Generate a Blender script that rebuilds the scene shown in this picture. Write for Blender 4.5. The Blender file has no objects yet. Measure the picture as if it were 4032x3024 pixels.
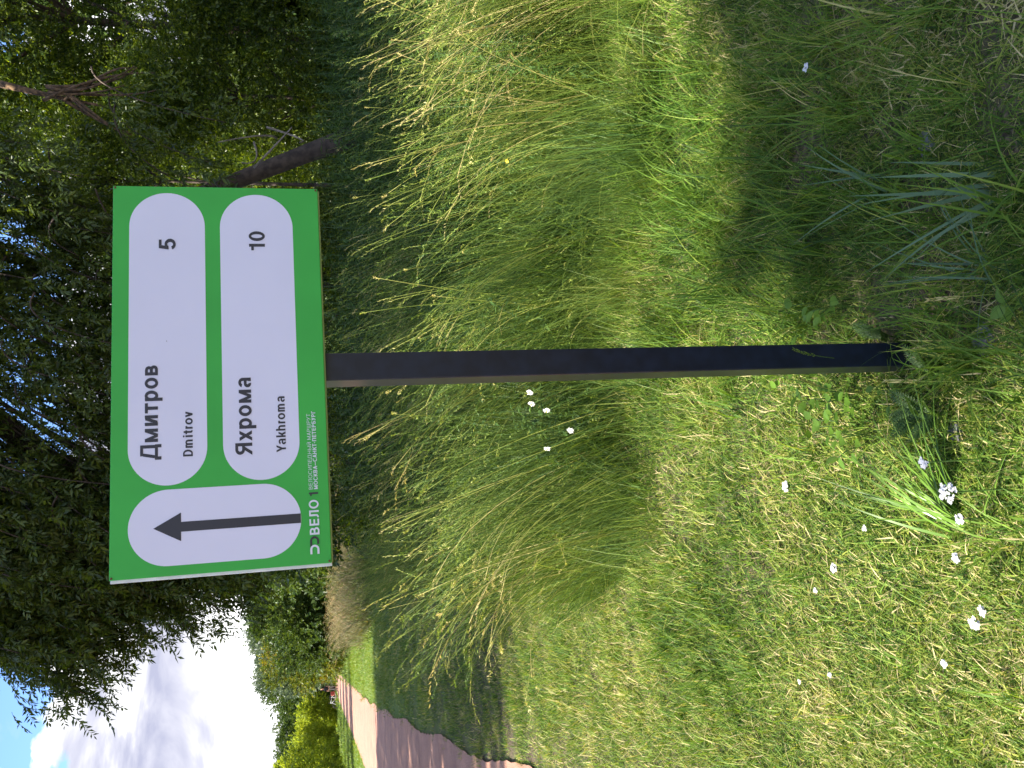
import bpy, math, random
import numpy as np
from mathutils import Vector, Matrix
rng = np.random.default_rng(7); random.seed(7)
R = math.radians
scene = bpy.context.scene
# ------------------------------------------------------------------ camera
PITCH, ROLL, EYE, FPX = R(13.258), R(1.6435), 1.48, 3290.0
_fw = np.array([0, math.cos(PITCH), -math.sin(PITCH)])
_rt = np.array([1.0, 0, 0]); _dn = -np.cross(_rt, _fw)
VR = math.cos(ROLL)*_rt + math.sin(ROLL)*_dn          # to the right when the photo is held upright
VD = -math.sin(ROLL)*_rt + math.cos(ROLL)*_dn         # down when the photo is held upright
cam_d = bpy.data.cameras.new('camera'); cam = bpy.data.objects.new('camera', cam_d)
scene.collection.objects.link(cam); scene.camera = cam
cam_d.sensor_width = 36; cam_d.lens = FPX/4032*36; cam_d.clip_start = 0.05; cam_d.clip_end = 2000
M = Matrix.Identity(4)                                 # the phone is held on its side: image x = down
for i in range(3):
    M[i][0] = VD[i]; M[i][1] = VR[i]; M[i][2] = -_fw[i]
M[2][3] = EYE
cam.matrix_world = M
# ------------------------------------------------------------------ sun, sky, exposure
SUN_EL, SUN_DIR = R(36), R(11)                          # light travels towards +x, 8 degrees away from the camera
L = Vector((math.cos(SUN_EL)*math.cos(SUN_DIR), math.cos(SUN_EL)*math.sin(SUN_DIR), -math.sin(SUN_EL)))
sd = bpy.data.lights.new('sun', 'SUN'); sd.energy = 4.6; sd.angle = R(0.53); sd.color = (1.0, 0.93, 0.80)
sun = bpy.data.objects.new('sun', sd); scene.collection.objects.link(sun)
sun.rotation_euler = L.to_track_quat('-Z', 'Y').to_euler(); sun.location = (-20, -3, 14)
scene.view_settings.view_transform = 'Standard'; scene.view_settings.look = 'None'
scene.view_settings.gamma = 1; scene.view_settings.use_curve_mapping = False
scene.view_settings.exposure = 2.15
world = bpy.data.worlds.new('World'); scene.world = world; world.use_nodes = True
wt = world.node_tree; wt.nodes.clear()
class NT:
    def __init__(s, t): s.t = t
    def n(s, ty, **k):
        nd = s.t.nodes.new(ty)
        for a, b in k.items():
            if a.startswith('i_'): nd.inputs[int(a[2:]) if a[2:].isdigit() else a[2:].replace('_', ' ')].default_value = b
            else: setattr(nd, a, b)
        return nd
    def l(s, a, b): s.t.links.new(a, b)
    def math(s, op, a, b=None, c=None, clamp=False):
        nd = s.n('ShaderNodeMath', operation=op); nd.use_clamp = clamp
        for i, v in enumerate((a, b, c)):
            if v is None: continue
            if isinstance(v, (int, float)): nd.inputs[i].default_value = v
            else: s.l(v, nd.inputs[i])
        return nd.outputs[0]
    def ramp(s, f, stops, interp='LINEAR'):
        nd = s.n('ShaderNodeValToRGB'); e = nd.color_ramp.elements; nd.color_ramp.interpolation = interp
        while len(e) < len(stops): e.new(0.5)
        for k, (p, c) in enumerate(stops):
            e[k].position = p; e[k].color = tuple(c) + (1,) if len(c) == 3 else c
        s.l(f, nd.inputs[0]); return nd.outputs[0]
w = NT(wt)
sky = w.n('ShaderNodeTexSky', sky_type='NISHITA'); sky.sun_disc = False
sky.sun_elevation = SUN_EL; sky.sun_rotation = R(270) - SUN_DIR if False else math.atan2(-L.x, -L.y)
sky.air_density = 1.0; sky.dust_density = 0.6; sky.ozone_density = 1.0; sky.altitude = 100
tc = w.n('ShaderNodeTexCoord'); sep = w.n('ShaderNodeSeparateXYZ'); w.l(tc.outputs['Generated'], sep.inputs[0])
mp = w.n('ShaderNodeMapping'); mp.inputs['Scale'].default_value = (1, 1, 1.7); w.l(tc.outputs['Generated'], mp.inputs[0])
n1 = w.n('ShaderNodeTexNoise', i_Scale=5.5, i_Detail=8.0, i_Roughness=0.55); w.l(mp.outputs[0], n1.inputs['Vector'])
n2 = w.n('ShaderNodeTexNoise', i_Scale=24.0, i_Detail=8.0, i_Roughness=0.5); w.l(mp.outputs[0], n2.inputs['Vector'])
mpb = w.n('ShaderNodeMapping'); mpb.inputs['Scale'].default_value = (1, 1, 3.4); mpb.inputs['Location'].default_value = (3.1, 0.4, 1.9)
w.l(tc.outputs['Generated'], mpb.inputs[0])
n3 = w.n('ShaderNodeTexNoise', i_Scale=4.2, i_Detail=6.0, i_Roughness=0.5, i_Distortion=0.6); w.l(mpb.outputs[0], n3.inputs['Vector'])
hz = w.math('SUBTRACT', 0.262, sep.outputs['Z'])                   # the cloud bank stands up to 15 degrees all round
h1 = w.math('MULTIPLY_ADD', w.math('SUBTRACT', n1.outputs[0], 0.5), 0.13, hz)
h2 = w.math('MULTIPLY_ADD', w.math('SUBTRACT', n2.outputs[0], 0.5), 0.075, h1)
bank = w.math('MULTIPLY', h2, 110.0, clamp=True)
wisp = w.ramp(n1.outputs[0], [(0.62, (0, 0, 0)), (0.85, (0.5, 0.5, 0.5))])
upper = w.math('MULTIPLY', w.math('SUBTRACT', sep.outputs['Z'], 0.33), 8.0, clamp=True)   # broken cumulus above the view, added for more ambient light
cumu = w.math('MULTIPLY', w.math('MULTIPLY', w.math('SUBTRACT', w.math('ADD', n1.outputs[0], w.math('MULTIPLY', n2.outputs[0], 0.2)), 0.60), 14.0, clamp=True), upper)
mask = w.math('MAXIMUM', bank, w.math('MAXIMUM', wisp, cumu))
ccol = w.ramp(n3.outputs[0], [(0.43, (5.0, 5.0, 5.0)), (0.50, (3.2, 3.2, 3.3)), (0.565, (1.95, 1.97, 2.3)), (0.63, (1.35, 1.4, 1.85))])
mx = w.n('ShaderNodeMix', data_type='RGBA'); w.l(mask, mx.inputs['Factor']); 
tintn = w.n('ShaderNodeMix', data_type='RGBA', blend_type='MULTIPLY'); tintn.inputs['Factor'].default_value = 1
w.l(sky.outputs[0], tintn.inputs['A']); tintn.inputs['B'].default_value = (0.50, 0.62, 0.86, 1)
w.l(tintn.outputs['Result'], mx.inputs['A']); w.l(ccol, mx.inputs['B'])
bg = w.n('ShaderNodeBackground'); bg.inputs['Strength'].default_value = 0.10
w.l(mx.outputs['Result'], bg.inputs['Color']); out = w.n('ShaderNodeOutputWorld'); w.l(bg.outputs[0], out.inputs[0])
try:
    scene.cycles.max_bounces = 5; scene.cycles.diffuse_bounces = 3; scene.cycles.glossy_bounces = 2
    scene.cycles.use_adaptive_sampling = True; scene.cycles.adaptive_threshold = 0.02
    scene.cycles.transmission_bounces = 4; scene.cycles.transparent_max_bounces = 6
    scene.cycles.use_denoising = True
    scene.cycles.sample_clamp_indirect = 6
except Exception: pass

# ------------------------------------------------------------------ projections (photo pixel -> place in the world)
def ray(px, py): return _fw + VR*(1512-py)/FPX + VD*(px-2016)/FPX
def atz(px, py, z=0.0):
    v = ray(px, py); return v*((z-EYE)/v[2]) + np.array([0, 0, EYE])
def aty(px, py, y):
    v = ray(px, py); return v*(y/v[1]) + np.array([0, 0, EYE])

# ------------------------------------------------------------------ helpers
def link(o, parent=None):
    scene.collection.objects.link(o)
    if parent is not None: o.parent = parent
    return o
def tag(o, label=None, cat=None, group=None, kind=None):
    if label: o['label'] = label
    if cat: o['category'] = cat
    if group: o['group'] = group
    if kind: o['kind'] = kind
    return o
def empty(name, loc, label=None, cat=None, group=None, rz=0):
    o = bpy.data.objects.new(name, None); o.empty_display_size = 0.1; o.location = tuple(loc); o.rotation_euler = (0, 0, rz)
    link(o); return tag(o, label, cat, group)
def make_mesh(name, V, F, mat=None, tint=None, smooth=False):
    me = bpy.data.meshes.new(name); V = np.asarray(V, dtype=np.float32)
    if isinstance(F, np.ndarray):
        n, k = F.shape
        me.vertices.add(len(V)); me.vertices.foreach_set('co', V.ravel())
        me.loops.add(n*k); me.loops.foreach_set('vertex_index', F.astype(np.int32).ravel())
        me.polygons.add(n); me.polygons.foreach_set('loop_start', np.arange(0, n*k, k, dtype=np.int32))
        me.update(calc_edges=True)
    else:
        me.from_pydata(V.tolist(), [], F)
    if tint is not None:
        a = me.attributes.new('tint', 'FLOAT', 'POINT'); a.data.foreach_set('value', np.asarray(tint, dtype=np.float32))
    if mat: me.materials.append(mat)
    if smooth: me.polygons.foreach_set('use_smooth', np.ones(len(me.polygons), dtype=bool))
    return me
def obj(name, V, F, mat=None, parent=None, tint=None, smooth=False, loc=None):
    o = bpy.data.objects.new(name, make_mesh(name, V, F, mat, tint, smooth)); link(o, parent)
    if loc is not None: o.location = tuple(loc)
    return o
def unit(v): return v/np.maximum(np.linalg.norm(v, axis=-1, keepdims=True), 1e-9)
def frames(D, roll=None):
    """N rotation matrices whose Y column is D"""
    D = unit(np.asarray(D, float)); N = len(D)
    a = rng.normal(size=(N, 3)) if roll is None else np.broadcast_to(roll, (N, 3))
    X = unit(np.cross(D, a)); Z = np.cross(X, D)
    return np.stack([X, D, Z], axis=2)
def stamp(tpl, P, Rm, S, toff=None):
    """copies of one template (V, F tris, tint) -> big arrays"""
    V, F, T = tpl; N = len(P); n = len(V)
    S = np.asarray(S, float)
    if S.ndim == 1: S = S[:, None]
    W = np.einsum('nij,nvj->nvi', Rm, V[None]*S[:, None, :] if S.shape[1] == 3 else V[None]*S[:, :, None]) + P[:, None, :]
    FF = F[None] + (np.arange(N)*n)[:, None, None]
    TT = np.broadcast_to(T[None], (N, n)) + (0 if toff is None else toff[:, None])
    return W.reshape(-1, 3), FF.reshape(-1, F.shape[1]), np.clip(TT.reshape(-1), 0, 1)
def join(parts):
    Vs, Fs, Ts, o = [], [], [], 0
    for V, F, T in parts:
        Vs.append(V); Fs.append(F+o); Ts.append(T); o += len(V)
    return np.concatenate(Vs), np.concatenate(Fs), np.concatenate(Ts)
def tube(path, rad, n=6, tint=0.5):
    path = np.asarray(path, float); m = len(path); rad = np.broadcast_to(rad, (m,))
    t = unit(np.gradient(path, axis=0)); ref = np.array([0.13, 0.31, 0.94]) if abs(t[0, 2]) < .9 else np.array([1.0, .2, 0])
    V = []
    for i in range(m):
        x = unit(np.cross(t[i], ref)); y = np.cross(t[i], x)
        for k in range(n):
            a = 2*math.pi*k/n; V.append(path[i] + rad[i]*(math.cos(a)*x + math.sin(a)*y))
    F = []
    for i in range(m-1):
        for k in range(n):
            a, b = i*n+k, i*n+(k+1) % n
            F += [(a, b, b+n), (a, b+n, a+n)]
    V.append(path[0]); V.append(path[-1]); c0, c1 = m*n, m*n+1
    for k in range(n):
        F.append((c0, (k+1) % n, k)); F.append((c1, (m-1)*n+k, (m-1)*n+(k+1) % n))
    return np.array(V), np.array(F), np.full(len(V), float(tint))
def bez(a, b, c, n=8):
    t = np.linspace(0, 1, n)[:, None]; a, b, c = map(np.asarray, (a, b, c))
    return (1-t)**2*a + 2*t*(1-t)*b + t*t*c
def box(x0, x1, y0, y1, z0, z1):
    V = [(x, y, z) for x in (x0, x1) for y in (y0, y1) for z in (z0, z1)]
    F = [(0, 1, 3, 2), (4, 6, 7, 5), (0, 4, 5, 1), (2, 3, 7, 6), (0, 2, 6, 4), (1, 5, 7, 3)]
    return V, F
def bevel(o, w=0.002, seg=2):
    m = o.modifiers.new('bevel', 'BEVEL'); m.width = w; m.segments = seg; m.limit_method = 'ANGLE'; return o

# ------------------------------------------------------------------ materials
def mat_new(name):
    m = bpy.data.materials.new(name); m.use_nodes = True; m.node_tree.nodes.clear(); return m, NT(m.node_tree)
def foliage(name, stops, trans=0.35, tcol=(1.25, 1.15, 0.35), rough=0.45, inst=0.0, noise=0.0, spec=0.4):
    m, g = mat_new(name)
    at = g.n('ShaderNodeAttribute', attribute_name='tint')
    f = at.outputs['Fac']
    if inst:
        oi = g.n('ShaderNodeObjectInfo'); f = g.math('ADD', f, g.math('MULTIPLY', g.math('SUBTRACT', oi.outputs['Random'], 0.5), inst))
    if noise:
        ge = g.n('ShaderNodeNewGeometry'); nn = g.n('ShaderNodeTexNoise', i_Scale=noise, i_Detail=3.0)
        g.l(ge.outputs['Position'], nn.inputs['Vector'])
        f = g.math('ADD', f, g.math('MULTIPLY', g.math('SUBTRACT', nn.outputs[0], 0.5), 1.1))
    col = g.ramp(f, stops)
    p = g.n('ShaderNodeBsdfPrincipled', i_Roughness=rough); p.inputs['Specular IOR Level'].default_value = spec
    g.l(col, p.inputs['Base Color'])
    mc = g.n('ShaderNodeMix', data_type='RGBA', blend_type='MULTIPLY'); mc.inputs['Factor'].default_value = 1
    g.l(col, mc.inputs['A']); mc.inputs['B'].default_value = tcol + (1,)
    tr = g.n('ShaderNodeBsdfTranslucent'); g.l(mc.outputs['Result'], tr.inputs['Color'])
    ms = g.n('ShaderNodeMixShader'); ms.inputs[0].default_value = trans
    g.l(p.outputs[0], ms.inputs[1]); g.l(tr.outputs[0], ms.inputs[2])
    o = g.n('ShaderNodeOutputMaterial'); g.l(ms.outputs[0], o.inputs[0]); return m
def plain(name, col, rough=0.5, metal=0.0, var=0.06, scale=40.0, bump=0.0, spec=0.5, coat=0.0):
    m, g = mat_new(name)
    ge = g.n('ShaderNodeTexCoord'); nn = g.n('ShaderNodeTexNoise', i_Scale=scale, i_Detail=4.0); g.l(ge.outputs['Object'], nn.inputs['Vector'])
    c0 = tuple(max(0, x*(1-var)) for x in col); c1 = tuple(min(1, x*(1+var)) for x in col)
    cc = g.ramp(nn.outputs[0], [(0.35, c0), (0.65, c1)])
    p = g.n('ShaderNodeBsdfPrincipled', i_Roughness=rough, i_Metallic=metal); p.inputs['Specular IOR Level'].default_value = spec
    p.inputs['Coat Weight'].default_value = coat; p.inputs['Coat Roughness'].default_value = 0.08
    g.l(cc, p.inputs['Base Color'])
    if bump:
        b = g.n('ShaderNodeBump', i_Strength=bump, i_Distance=0.01); g.l(nn.outputs[0], b.inputs['Height']); g.l(b.outputs[0], p.inputs['Normal'])
    o = g.n('ShaderNodeOutputMaterial'); g.l(p.outputs[0], o.inputs[0]); return m
G_DK, G_MD, G_LT, G_YL, STRAW = (0.025, 0.060, 0.010), (0.070, 0.150, 0.016), (0.15, 0.25, 0.03), (0.30, 0.33, 0.06), (0.56, 0.47, 0.24)
M_LAWN = foliage('lawn blades', [(0.0, G_DK), (0.25, G_MD), (0.55, G_LT), (0.84, G_YL), (0.97, STRAW)], 0.38, (1.2, 1.15, .45), 0.6, inst=0.35, noise=1.6, spec=0.25)
M_TALL = foliage('tall grass', [(0.0, (0.035, 0.085, 0.026)), (0.35, (0.085, 0.155, 0.03)), (0.60, (0.18, 0.26, 0.04)), (0.85, (0.33, 0.36, 0.08)), (1.0, (0.54, 0.46, 0.20))], 0.38, (1.15, 1.1, .5), 0.5, inst=0.2, noise=0.8, spec=0.3)
M_FARG = foliage('far grass', [(0.0, G_MD), (0.5, G_LT), (1.0, (0.22, 0.24, 0.05))], 0.35, inst=0.3)
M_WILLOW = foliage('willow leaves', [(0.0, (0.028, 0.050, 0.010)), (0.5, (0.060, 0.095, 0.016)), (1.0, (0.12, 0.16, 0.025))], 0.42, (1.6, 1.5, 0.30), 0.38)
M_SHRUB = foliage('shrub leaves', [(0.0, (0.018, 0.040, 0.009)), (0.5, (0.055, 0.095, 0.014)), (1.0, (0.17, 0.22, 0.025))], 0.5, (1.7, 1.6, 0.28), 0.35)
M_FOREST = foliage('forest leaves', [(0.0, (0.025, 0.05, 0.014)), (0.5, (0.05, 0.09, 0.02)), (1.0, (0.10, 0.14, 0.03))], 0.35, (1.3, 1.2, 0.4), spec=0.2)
M_GREYW = foliage('grey willow leaves', [(0.0, (0.06, 0.09, 0.055)), (0.5, (0.11, 0.15, 0.09)), (1.0, (0.18, 0.22, 0.14))], 0.3, (1.1, 1.1, 0.7), spec=0.2)
M_YELLG = foliage('yellowing leaves', [(0.0, (0.04, 0.075, 0.012)), (0.55, (0.09, 0.13, 0.018)), (0.9, (0.20, 0.21, 0.03)), (1.0, (0.26, 0.18, 0.03))], 0.4, (1.3, 1.15, 0.4), spec=0.2)
M_BRIGHT = foliage('bright shrub leaves', [(0.0, (0.08, 0.13, 0.014)), (0.5, (0.25, 0.33, 0.035)), (1.0, (0.38, 0.43, 0.06))], 0.55, (1.4, 1.25, 0.4), spec=0.15)
M_WEED = foliage('weed leaves', [(0.0, (0.035, 0.065, 0.018)), (0.5, (0.07, 0.14, 0.03)), (1.0, (0.16, 0.24, 0.05))], 0.35, (1.2, 1.15, 0.5))
M_FRESH = foliage('fresh leaves', [(0.0, (0.07, 0.15, 0.02)), (0.5, (0.11, 0.21, 0.025)), (1.0, (0.17, 0.28, 0.035))], 0.38, (1.2, 1.15, 0.5), 0.35)
M_BLUEG = foliage('blue green blades', [(0.0, (0.06, 0.12, 0.05)), (0.5, (0.09, 0.16, 0.07)), (1.0, (0.12, 0.2, 0.09))], 0.3, (1.1, 1.1, 0.6), 0.35)
M_BARK = plain('bark', (0.06, 0.045, 0.034), 0.9, 0, 0.45, 14, 0.7)
M_DRYTWIG = plain('dry twigs', (0.20, 0.17, 0.13), 0.9, 0, 0.3, 20, 0.3)
M_LICHEN = plain('lichened bark', (0.10, 0.062, 0.032), 0.95, 0, 0.6, 22, 0.6)
M_WHITEP = plain('petals', (0.66, 0.64, 0.63), 0.6, 0, 0.04, 200)
M_YELP = plain('yellow petals', (0.85, 0.62, 0.03), 0.6, 0, 0.1, 200)
M_STONE = plain('grey stone', (0.13, 0.13, 0.14), 0.85, 0, 0.3, 30, 0.5)

# ------------------------------------------------------------------ ground and path
ROADR = [(-0.2, -8.0), (-0.9, 0.0), (-2.25, 4.26), (-2.85, 5.9), (-4.96, 11.89), (-8.82, 23.35), (-10.6, 28.7), (-18.1, 52.7), (-28.6, 86), (-31.4, 96), (-36.5, 112)]
def road_right(y): return np.interp(y, [p[1] for p in ROADR], [p[0] for p in ROADR])
def ground_z(x, y):
    # low undulation, a slight bank under the tall grass
    x = np.asarray(x, float); y = np.asarray(y, float)
    off = x - road_right(y)
    bank = 0.05*np.clip((off-0.8)/1.6, 0, 1)
    fade = np.clip((y-2.5)/3, 0, 1)
    return bank*fade + 0.012*np.sin(x*2.1+1)*np.sin(y*1.7)*np.clip((off-.5)/1.0, 0, 1)
xs = np.unique(np.concatenate([np.linspace(-900, -60, 12), np.linspace(-60, -14, 47), np.linspace(-14, 12, 131), np.linspace(12, 60, 25), np.linspace(60, 900, 12)]))
ys = np.unique(np.concatenate([np.linspace(-900, -10, 10), np.linspace(-10, 30, 161), np.linspace(30, 140, 56), np.linspace(140, 1200, 14)]))
X, Y = np.meshgrid(xs, ys, indexing='ij'); Z = ground_z(X, Y)
Vg = np.stack([X, Y, Z], -1).reshape(-1, 3); ny = len(ys)
ii = (np.arange(len(xs)-1)[:, None]*ny + np.arange(ny-1)[None]).ravel()
Fg = np.stack([ii, ii+ny, ii+ny+1, ii+1], 1)
m, g = mat_new('meadow soil')
ge = g.n('ShaderNodeNewGeometry')
a1 = g.n('ShaderNodeTexNoise', i_Scale=1.3, i_Detail=6.0, i_Roughness=0.65); g.l(ge.outputs['Position'], a1.inputs['Vector'])
a2 = g.n('ShaderNodeTexNoise', i_Scale=60.0, i_Detail=4.0); g.l(ge.outputs['Position'], a2.inputs['Vector'])
a3 = g.n('ShaderNodeTexNoise', i_Scale=9.0, i_Detail=5.0, i_Roughness=0.7); g.l(ge.outputs['Position'], a3.inputs['Vector'])
sp = g.n('ShaderNodeSeparateXYZ'); g.l(ge.outputs['Position'], sp.inputs[0])
soil = g.ramp(a2.outputs[0], [(0.3, (0.045, 0.036, 0.026)), (0.5, (0.085, 0.066, 0.045)), (0.7, (0.20, 0.16, 0.10))])
grn = g.ramp(a3.outputs[0], [(0.3, (0.045, 0.085, 0.016)), (0.5, (0.09, 0.14, 0.024)), (0.7, (0.15, 0.19, 0.035))])
far = g.math('MULTIPLY', g.math('SUBTRACT', sp.outputs['Y'], 7.0), 0.09, clamp=True)
fm = g.math('ADD', g.math('MULTIPLY', g.ramp(a1.outputs[0], [(0.45, (0, 0, 0)), (0.6, (1, 1, 1))]), 0.35), far, clamp=True)
mm = g.n('ShaderNodeMix', data_type='RGBA'); g.l(fm, mm.inputs['Factor']); g.l(soil, mm.inputs['A']); g.l(grn, mm.inputs['B'])
p = g.n('ShaderNodeBsdfPrincipled', i_Roughness=0.95); p.inputs['Specular IOR Level'].default_value = 0.15; g.l(mm.outputs['Result'], p.inputs['Base Color'])
b = g.n('ShaderNodeBump', i_Strength=0.8, i_Distance=0.02); g.l(a2.outputs[0], b.inputs['Height']); g.l(b.outputs[0], p.inputs['Normal'])
o = g.n('ShaderNodeOutputMaterial'); g.l(p.outputs[0], o.inputs[0])
tag(obj('ground', Vg, Fg, m, smooth=True), kind='structure')
# path: ragged edges, a thin raised sheet of crushed red stone
yy = np.unique(np.concatenate([np.linspace(-8, 30, 240), np.linspace(30, 112, 160)]))
rr = road_right(yy) + rng.normal(0, .012, len(yy)) + .05*np.sin(yy*1.3)
ll = road_right(yy) - 2.75 + 0.05*np.sin(yy*2.3+2)+0.05*np.sin(yy*6.1)
cols = 9; Vr = []
for i in range(len(yy)):
    for k in range(cols):
        t = k/(cols-1); Vr.append((ll[i]*(1-t)+rr[i]*t, yy[i], 0.018 + 0.02*math.sin(math.pi*t)))
ii = (np.arange(len(yy)-1)[:, None]*cols + np.arange(cols-1)[None]).ravel()
Fr = np.stack([ii, ii+1, ii+cols+1, ii+cols], 1)
m, g = mat_new('crushed red stone')
ge = g.n('ShaderNodeNewGeometry')
a1 = g.n('ShaderNodeTexNoise', i_Scale=170.0, i_Detail=3.0); g.l(ge.outputs['Position'], a1.inputs['Vector'])
a2 = g.n('ShaderNodeTexNoise', i_Scale=1.6, i_Detail=6.0, i_Roughness=0.65); g.l(ge.outputs['Position'], a2.inputs['Vector'])
c1 = g.ramp(a1.outputs[0], [(0.32, (0.24, 0.115, 0.085)), (0.5, (0.41, 0.235, 0.17)), (0.68, (0.55, 0.36, 0.27))])
c2 = g.ramp(a2.outputs[0], [(0.35, (0.80, 0.76, 0.74)), (0.65, (1.1, 1.05, 1.0))])
mm = g.n('ShaderNodeMix', data_type='RGBA', blend_type='MULTIPLY'); mm.inputs['Factor'].default_value = 1; g.l(c1, mm.inputs['A']); g.l(c2, mm.inputs['B'])
p = g.n('ShaderNodeBsdfPrincipled', i_Roughness=0.9); p.inputs['Specular IOR Level'].default_value = 0.25; g.l(mm.outputs['Result'], p.inputs['Base Color'])
b = g.n('ShaderNodeBump', i_Strength=0.9, i_Distance=0.010); g.l(a1.outputs[0], b.inputs['Height']); g.l(b.outputs[0], p.inputs['Normal'])
o = g.n('ShaderNodeOutputMaterial'); g.l(p.outputs[0], o.inputs[0])
tag(obj('path', Vr, Fr, m, smooth=True), kind='structure')

# ------------------------------------------------------------------ the sign
# lettering drawn from strokes: cap height 1, w = stem width, t = bar thickness, X = height of small letters
class Pen:
    def __init__(s, w, t, X=0.74): s.w, s.t, s.X, s.q = w, t, X, []
    def V(s, x, y0, y1): s.q.append([(x, y0), (x+s.w, y0), (x+s.w, y1), (x, y1)])
    def H(s, x0, x1, y): s.q.append([(x0, y), (x1, y), (x1, y+s.t), (x0, y+s.t)])
    def D(s, x0, y0, x1, y1, k=1.0): ww = s.w*k; s.q.append([(x0, y0), (x0+ww, y0), (x1+ww, y1), (x1, y1)])
    def A(s, cx, cy, rx, ry, a0=0, a1=360, n=None, kt=1.0):
        n = n or max(4, int(abs(a1-a0)/15)); a = [R(a0+(a1-a0)*i/n) for i in range(n+1)]
        for i in range(n):
            s.q.append([(cx+rx*math.cos(a[i]), cy+ry*math.sin(a[i])), (cx+rx*math.cos(a[i+1]), cy+ry*math.sin(a[i+1])),
                        (cx+(rx-s.w)*math.cos(a[i+1]), cy+(ry-s.t*kt)*math.sin(a[i+1])), (cx+(rx-s.w)*math.cos(a[i]), cy+(ry-s.t*kt)*math.sin(a[i]))])
    def arch(s, x0, x1, top, bot=0.0):
        r = (x1-x0)/2; ry = min(.30, r*1.05); s.A((x0+x1)/2, top-ry, r, ry, 0, 180); s.V(x1-s.w, bot, top-ry)
    def bowl(s, x0, x1, y0, y1):          # right-hand bowl leaving the stem
        ry = (y1-y0)/2; rx = min(x1-x0, ry*1.05); s.A(x1-rx, y0+ry, rx, ry, -90, 90); s.H(x0, x1-rx+.004, y1-s.t); s.H(x0, x1-rx+.004, y0)
def glyph(c, p):
    w, t, X = p.w, p.t, p.X
    if c == ' ': return .27
    if c == 'Д': p.H(.0, .90, 0); p.V(.0, -.20, .02); p.V(.90-w, -.20, .02); p.V(.68, 0, 1); p.H(.24, .70, 1-t); p.D(.09, t, .22, 1-t, .95); return .93
    if c == 'м': p.V(.06, 0, X); p.V(.84-w, 0, X); p.D(.45-w*.5, 0, .06, X, .95); p.D(.45-w*.5, 0, .84-w, X, .95); return .90
    if c == 'и': p.V(.06, 0, X); p.V(.68-w, 0, X); p.D(.06+w*.5, 0+.02, .68-w*1.5, X-.02, 1.0); return .74
    if c == 'т': p.H(.01, .61, X-t); p.V(.31-w/2, 0, X); return .62
    if c == 'р': p.V(.06, -.27, X); p.A(.37, X/2, .315, X/2+.015); return .72
    if c == 'о' or c == 'o': p.A(.355, X/2, .33, X/2+.015); return .71
    if c == 'в': p.V(.06, 0, X); p.bowl(.06, .62, X/2-t*.45, X); p.bowl(.06, .66, 0, X/2+t*.5); return .69
    if c == 'х': p.D(.0, 0, .60-w*1.05, X, 1.05); p.D(.60-w*1.05, 0, .0, X, 1.05); return .60
    if c == 'а' or c == 'a':
        p.V(.61-w, 0, X-.22); p.A(.325, X-.24, .285, .255, 0, 165); p.A(.25, .205, .225, .22, 75, 285); p.A(.40, .24, .21+w*0, .255, 270, 340, None, .95); p.H(.24, .61-w+.01, .425-t); return .66
    if c == 'Я': p.V(.72-w, 0, 1); p.A(.33, .715, .29, .285, 90, 270); p.H(.33, .72, 1-t); p.H(.33, .72, .43); p.D(.0, 0, .36-w*.3, .46, 1.1); return .79
    if c == 'D': p.V(.07, 0, 1); p.A(.36, .5, .37, .5, -90, 90); p.H(.07, .37, 0); p.H(.07, .37, 1-t); return .78
    if c == 'm': p.V(.06, 0, X); p.arch(.06, .52, X+.015); p.arch(.52-w, .98-w*.6, X+.015); return 1.0
    if c == 'i': p.V(.06, 0, X); p.V(.06, 1-t, 1.0); return w+.12
    if c == 't': p.V(.12, .14, .93); p.H(.0, .38, X-t); p.A(.12+.26, .16, .26, .17, 180, 265); return .41
    if c == 'r': p.V(.06, 0, X); p.A(.36, X-.28, .30, .29, 95, 180); return .40
    if c == 'v': p.D(.27-w*.5, 0, .0, X, 1.05); p.D(.27-w*.5, 0, .56-w*1.05, X, 1.05); return .57
    if c == 'Y': p.V(.36-w/2, 0, .44); p.D(.36-w*.5, .40, .0, 1, 1.05); p.D(.36-w*.5, .40, .72-w*1.05, 1, 1.05); return .70
    if c == 'k': p.V(.06, 0, 1); p.D(.06+w*.8, .26, .42, X, 1.1); p.D(.62-w*1.1, 0, .24, .46, 1.1); return .62
    if c == 'h': p.V(.06, 0, 1); p.arch(.06, .62, X+.015); return .69
    if c == '5': p.H(.10, .56, 1-t); p.D(.03, .42, .10, 1, 1.0); p.A(.31, .325, .30, .335, -160, 140); return .66
    if c == '1': p.V(.30, 0, 1); p.H(.08, .40, .70); return .60
    if c == '0': p.A(.33, .5, .30, .51); return .68
    if c == 'В': p.V(.07, 0, 1); p.bowl(.07, .68, .5-t*.45, 1); p.bowl(.07, .73, 0, .5+t*.5); return .77
    if c == 'Е': p.V(.07, 0, 1); p.H(.07, .66, 0); p.H(.07, .63, .5-t/2); p.H(.07, .66, 1-t); return .69
    if c == 'Л': p.V(.70-w, 0, 1); p.H(.22, .70, 1-t); p.V(.18, .30, 1.0); p.A(.18-.13+.0, .28, .13+w, .28, 270, 360); return .77
    if c == 'О': p.A(.43, .5, .40, .515); return .86
    if c == 'С': p.A(.43, .5, .40, .515, 40, 320); return .80
    if c == 'И': p.V(.07, 0, 1); p.V(.74-w, 0, 1); p.D(.07+w*.5, .02, .74-w*1.5, .98); return .81
    if c == 'Й': p.V(.07, 0, 1); p.V(.74-w, 0, 1); p.D(.07+w*.5, .02, .74-w*1.5, .98); p.A(.405, 1.24, .17, .17, 200, 340); return .81
    if c == 'П': p.V(.07, 0, 1); p.V(.72-w, 0, 1); p.H(.07, .72, 1-t); return .79
    if c == 'Н': p.V(.07, 0, 1); p.V(.74-w, 0, 1); p.H(.07, .74, .5-t/2); return .81
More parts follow.
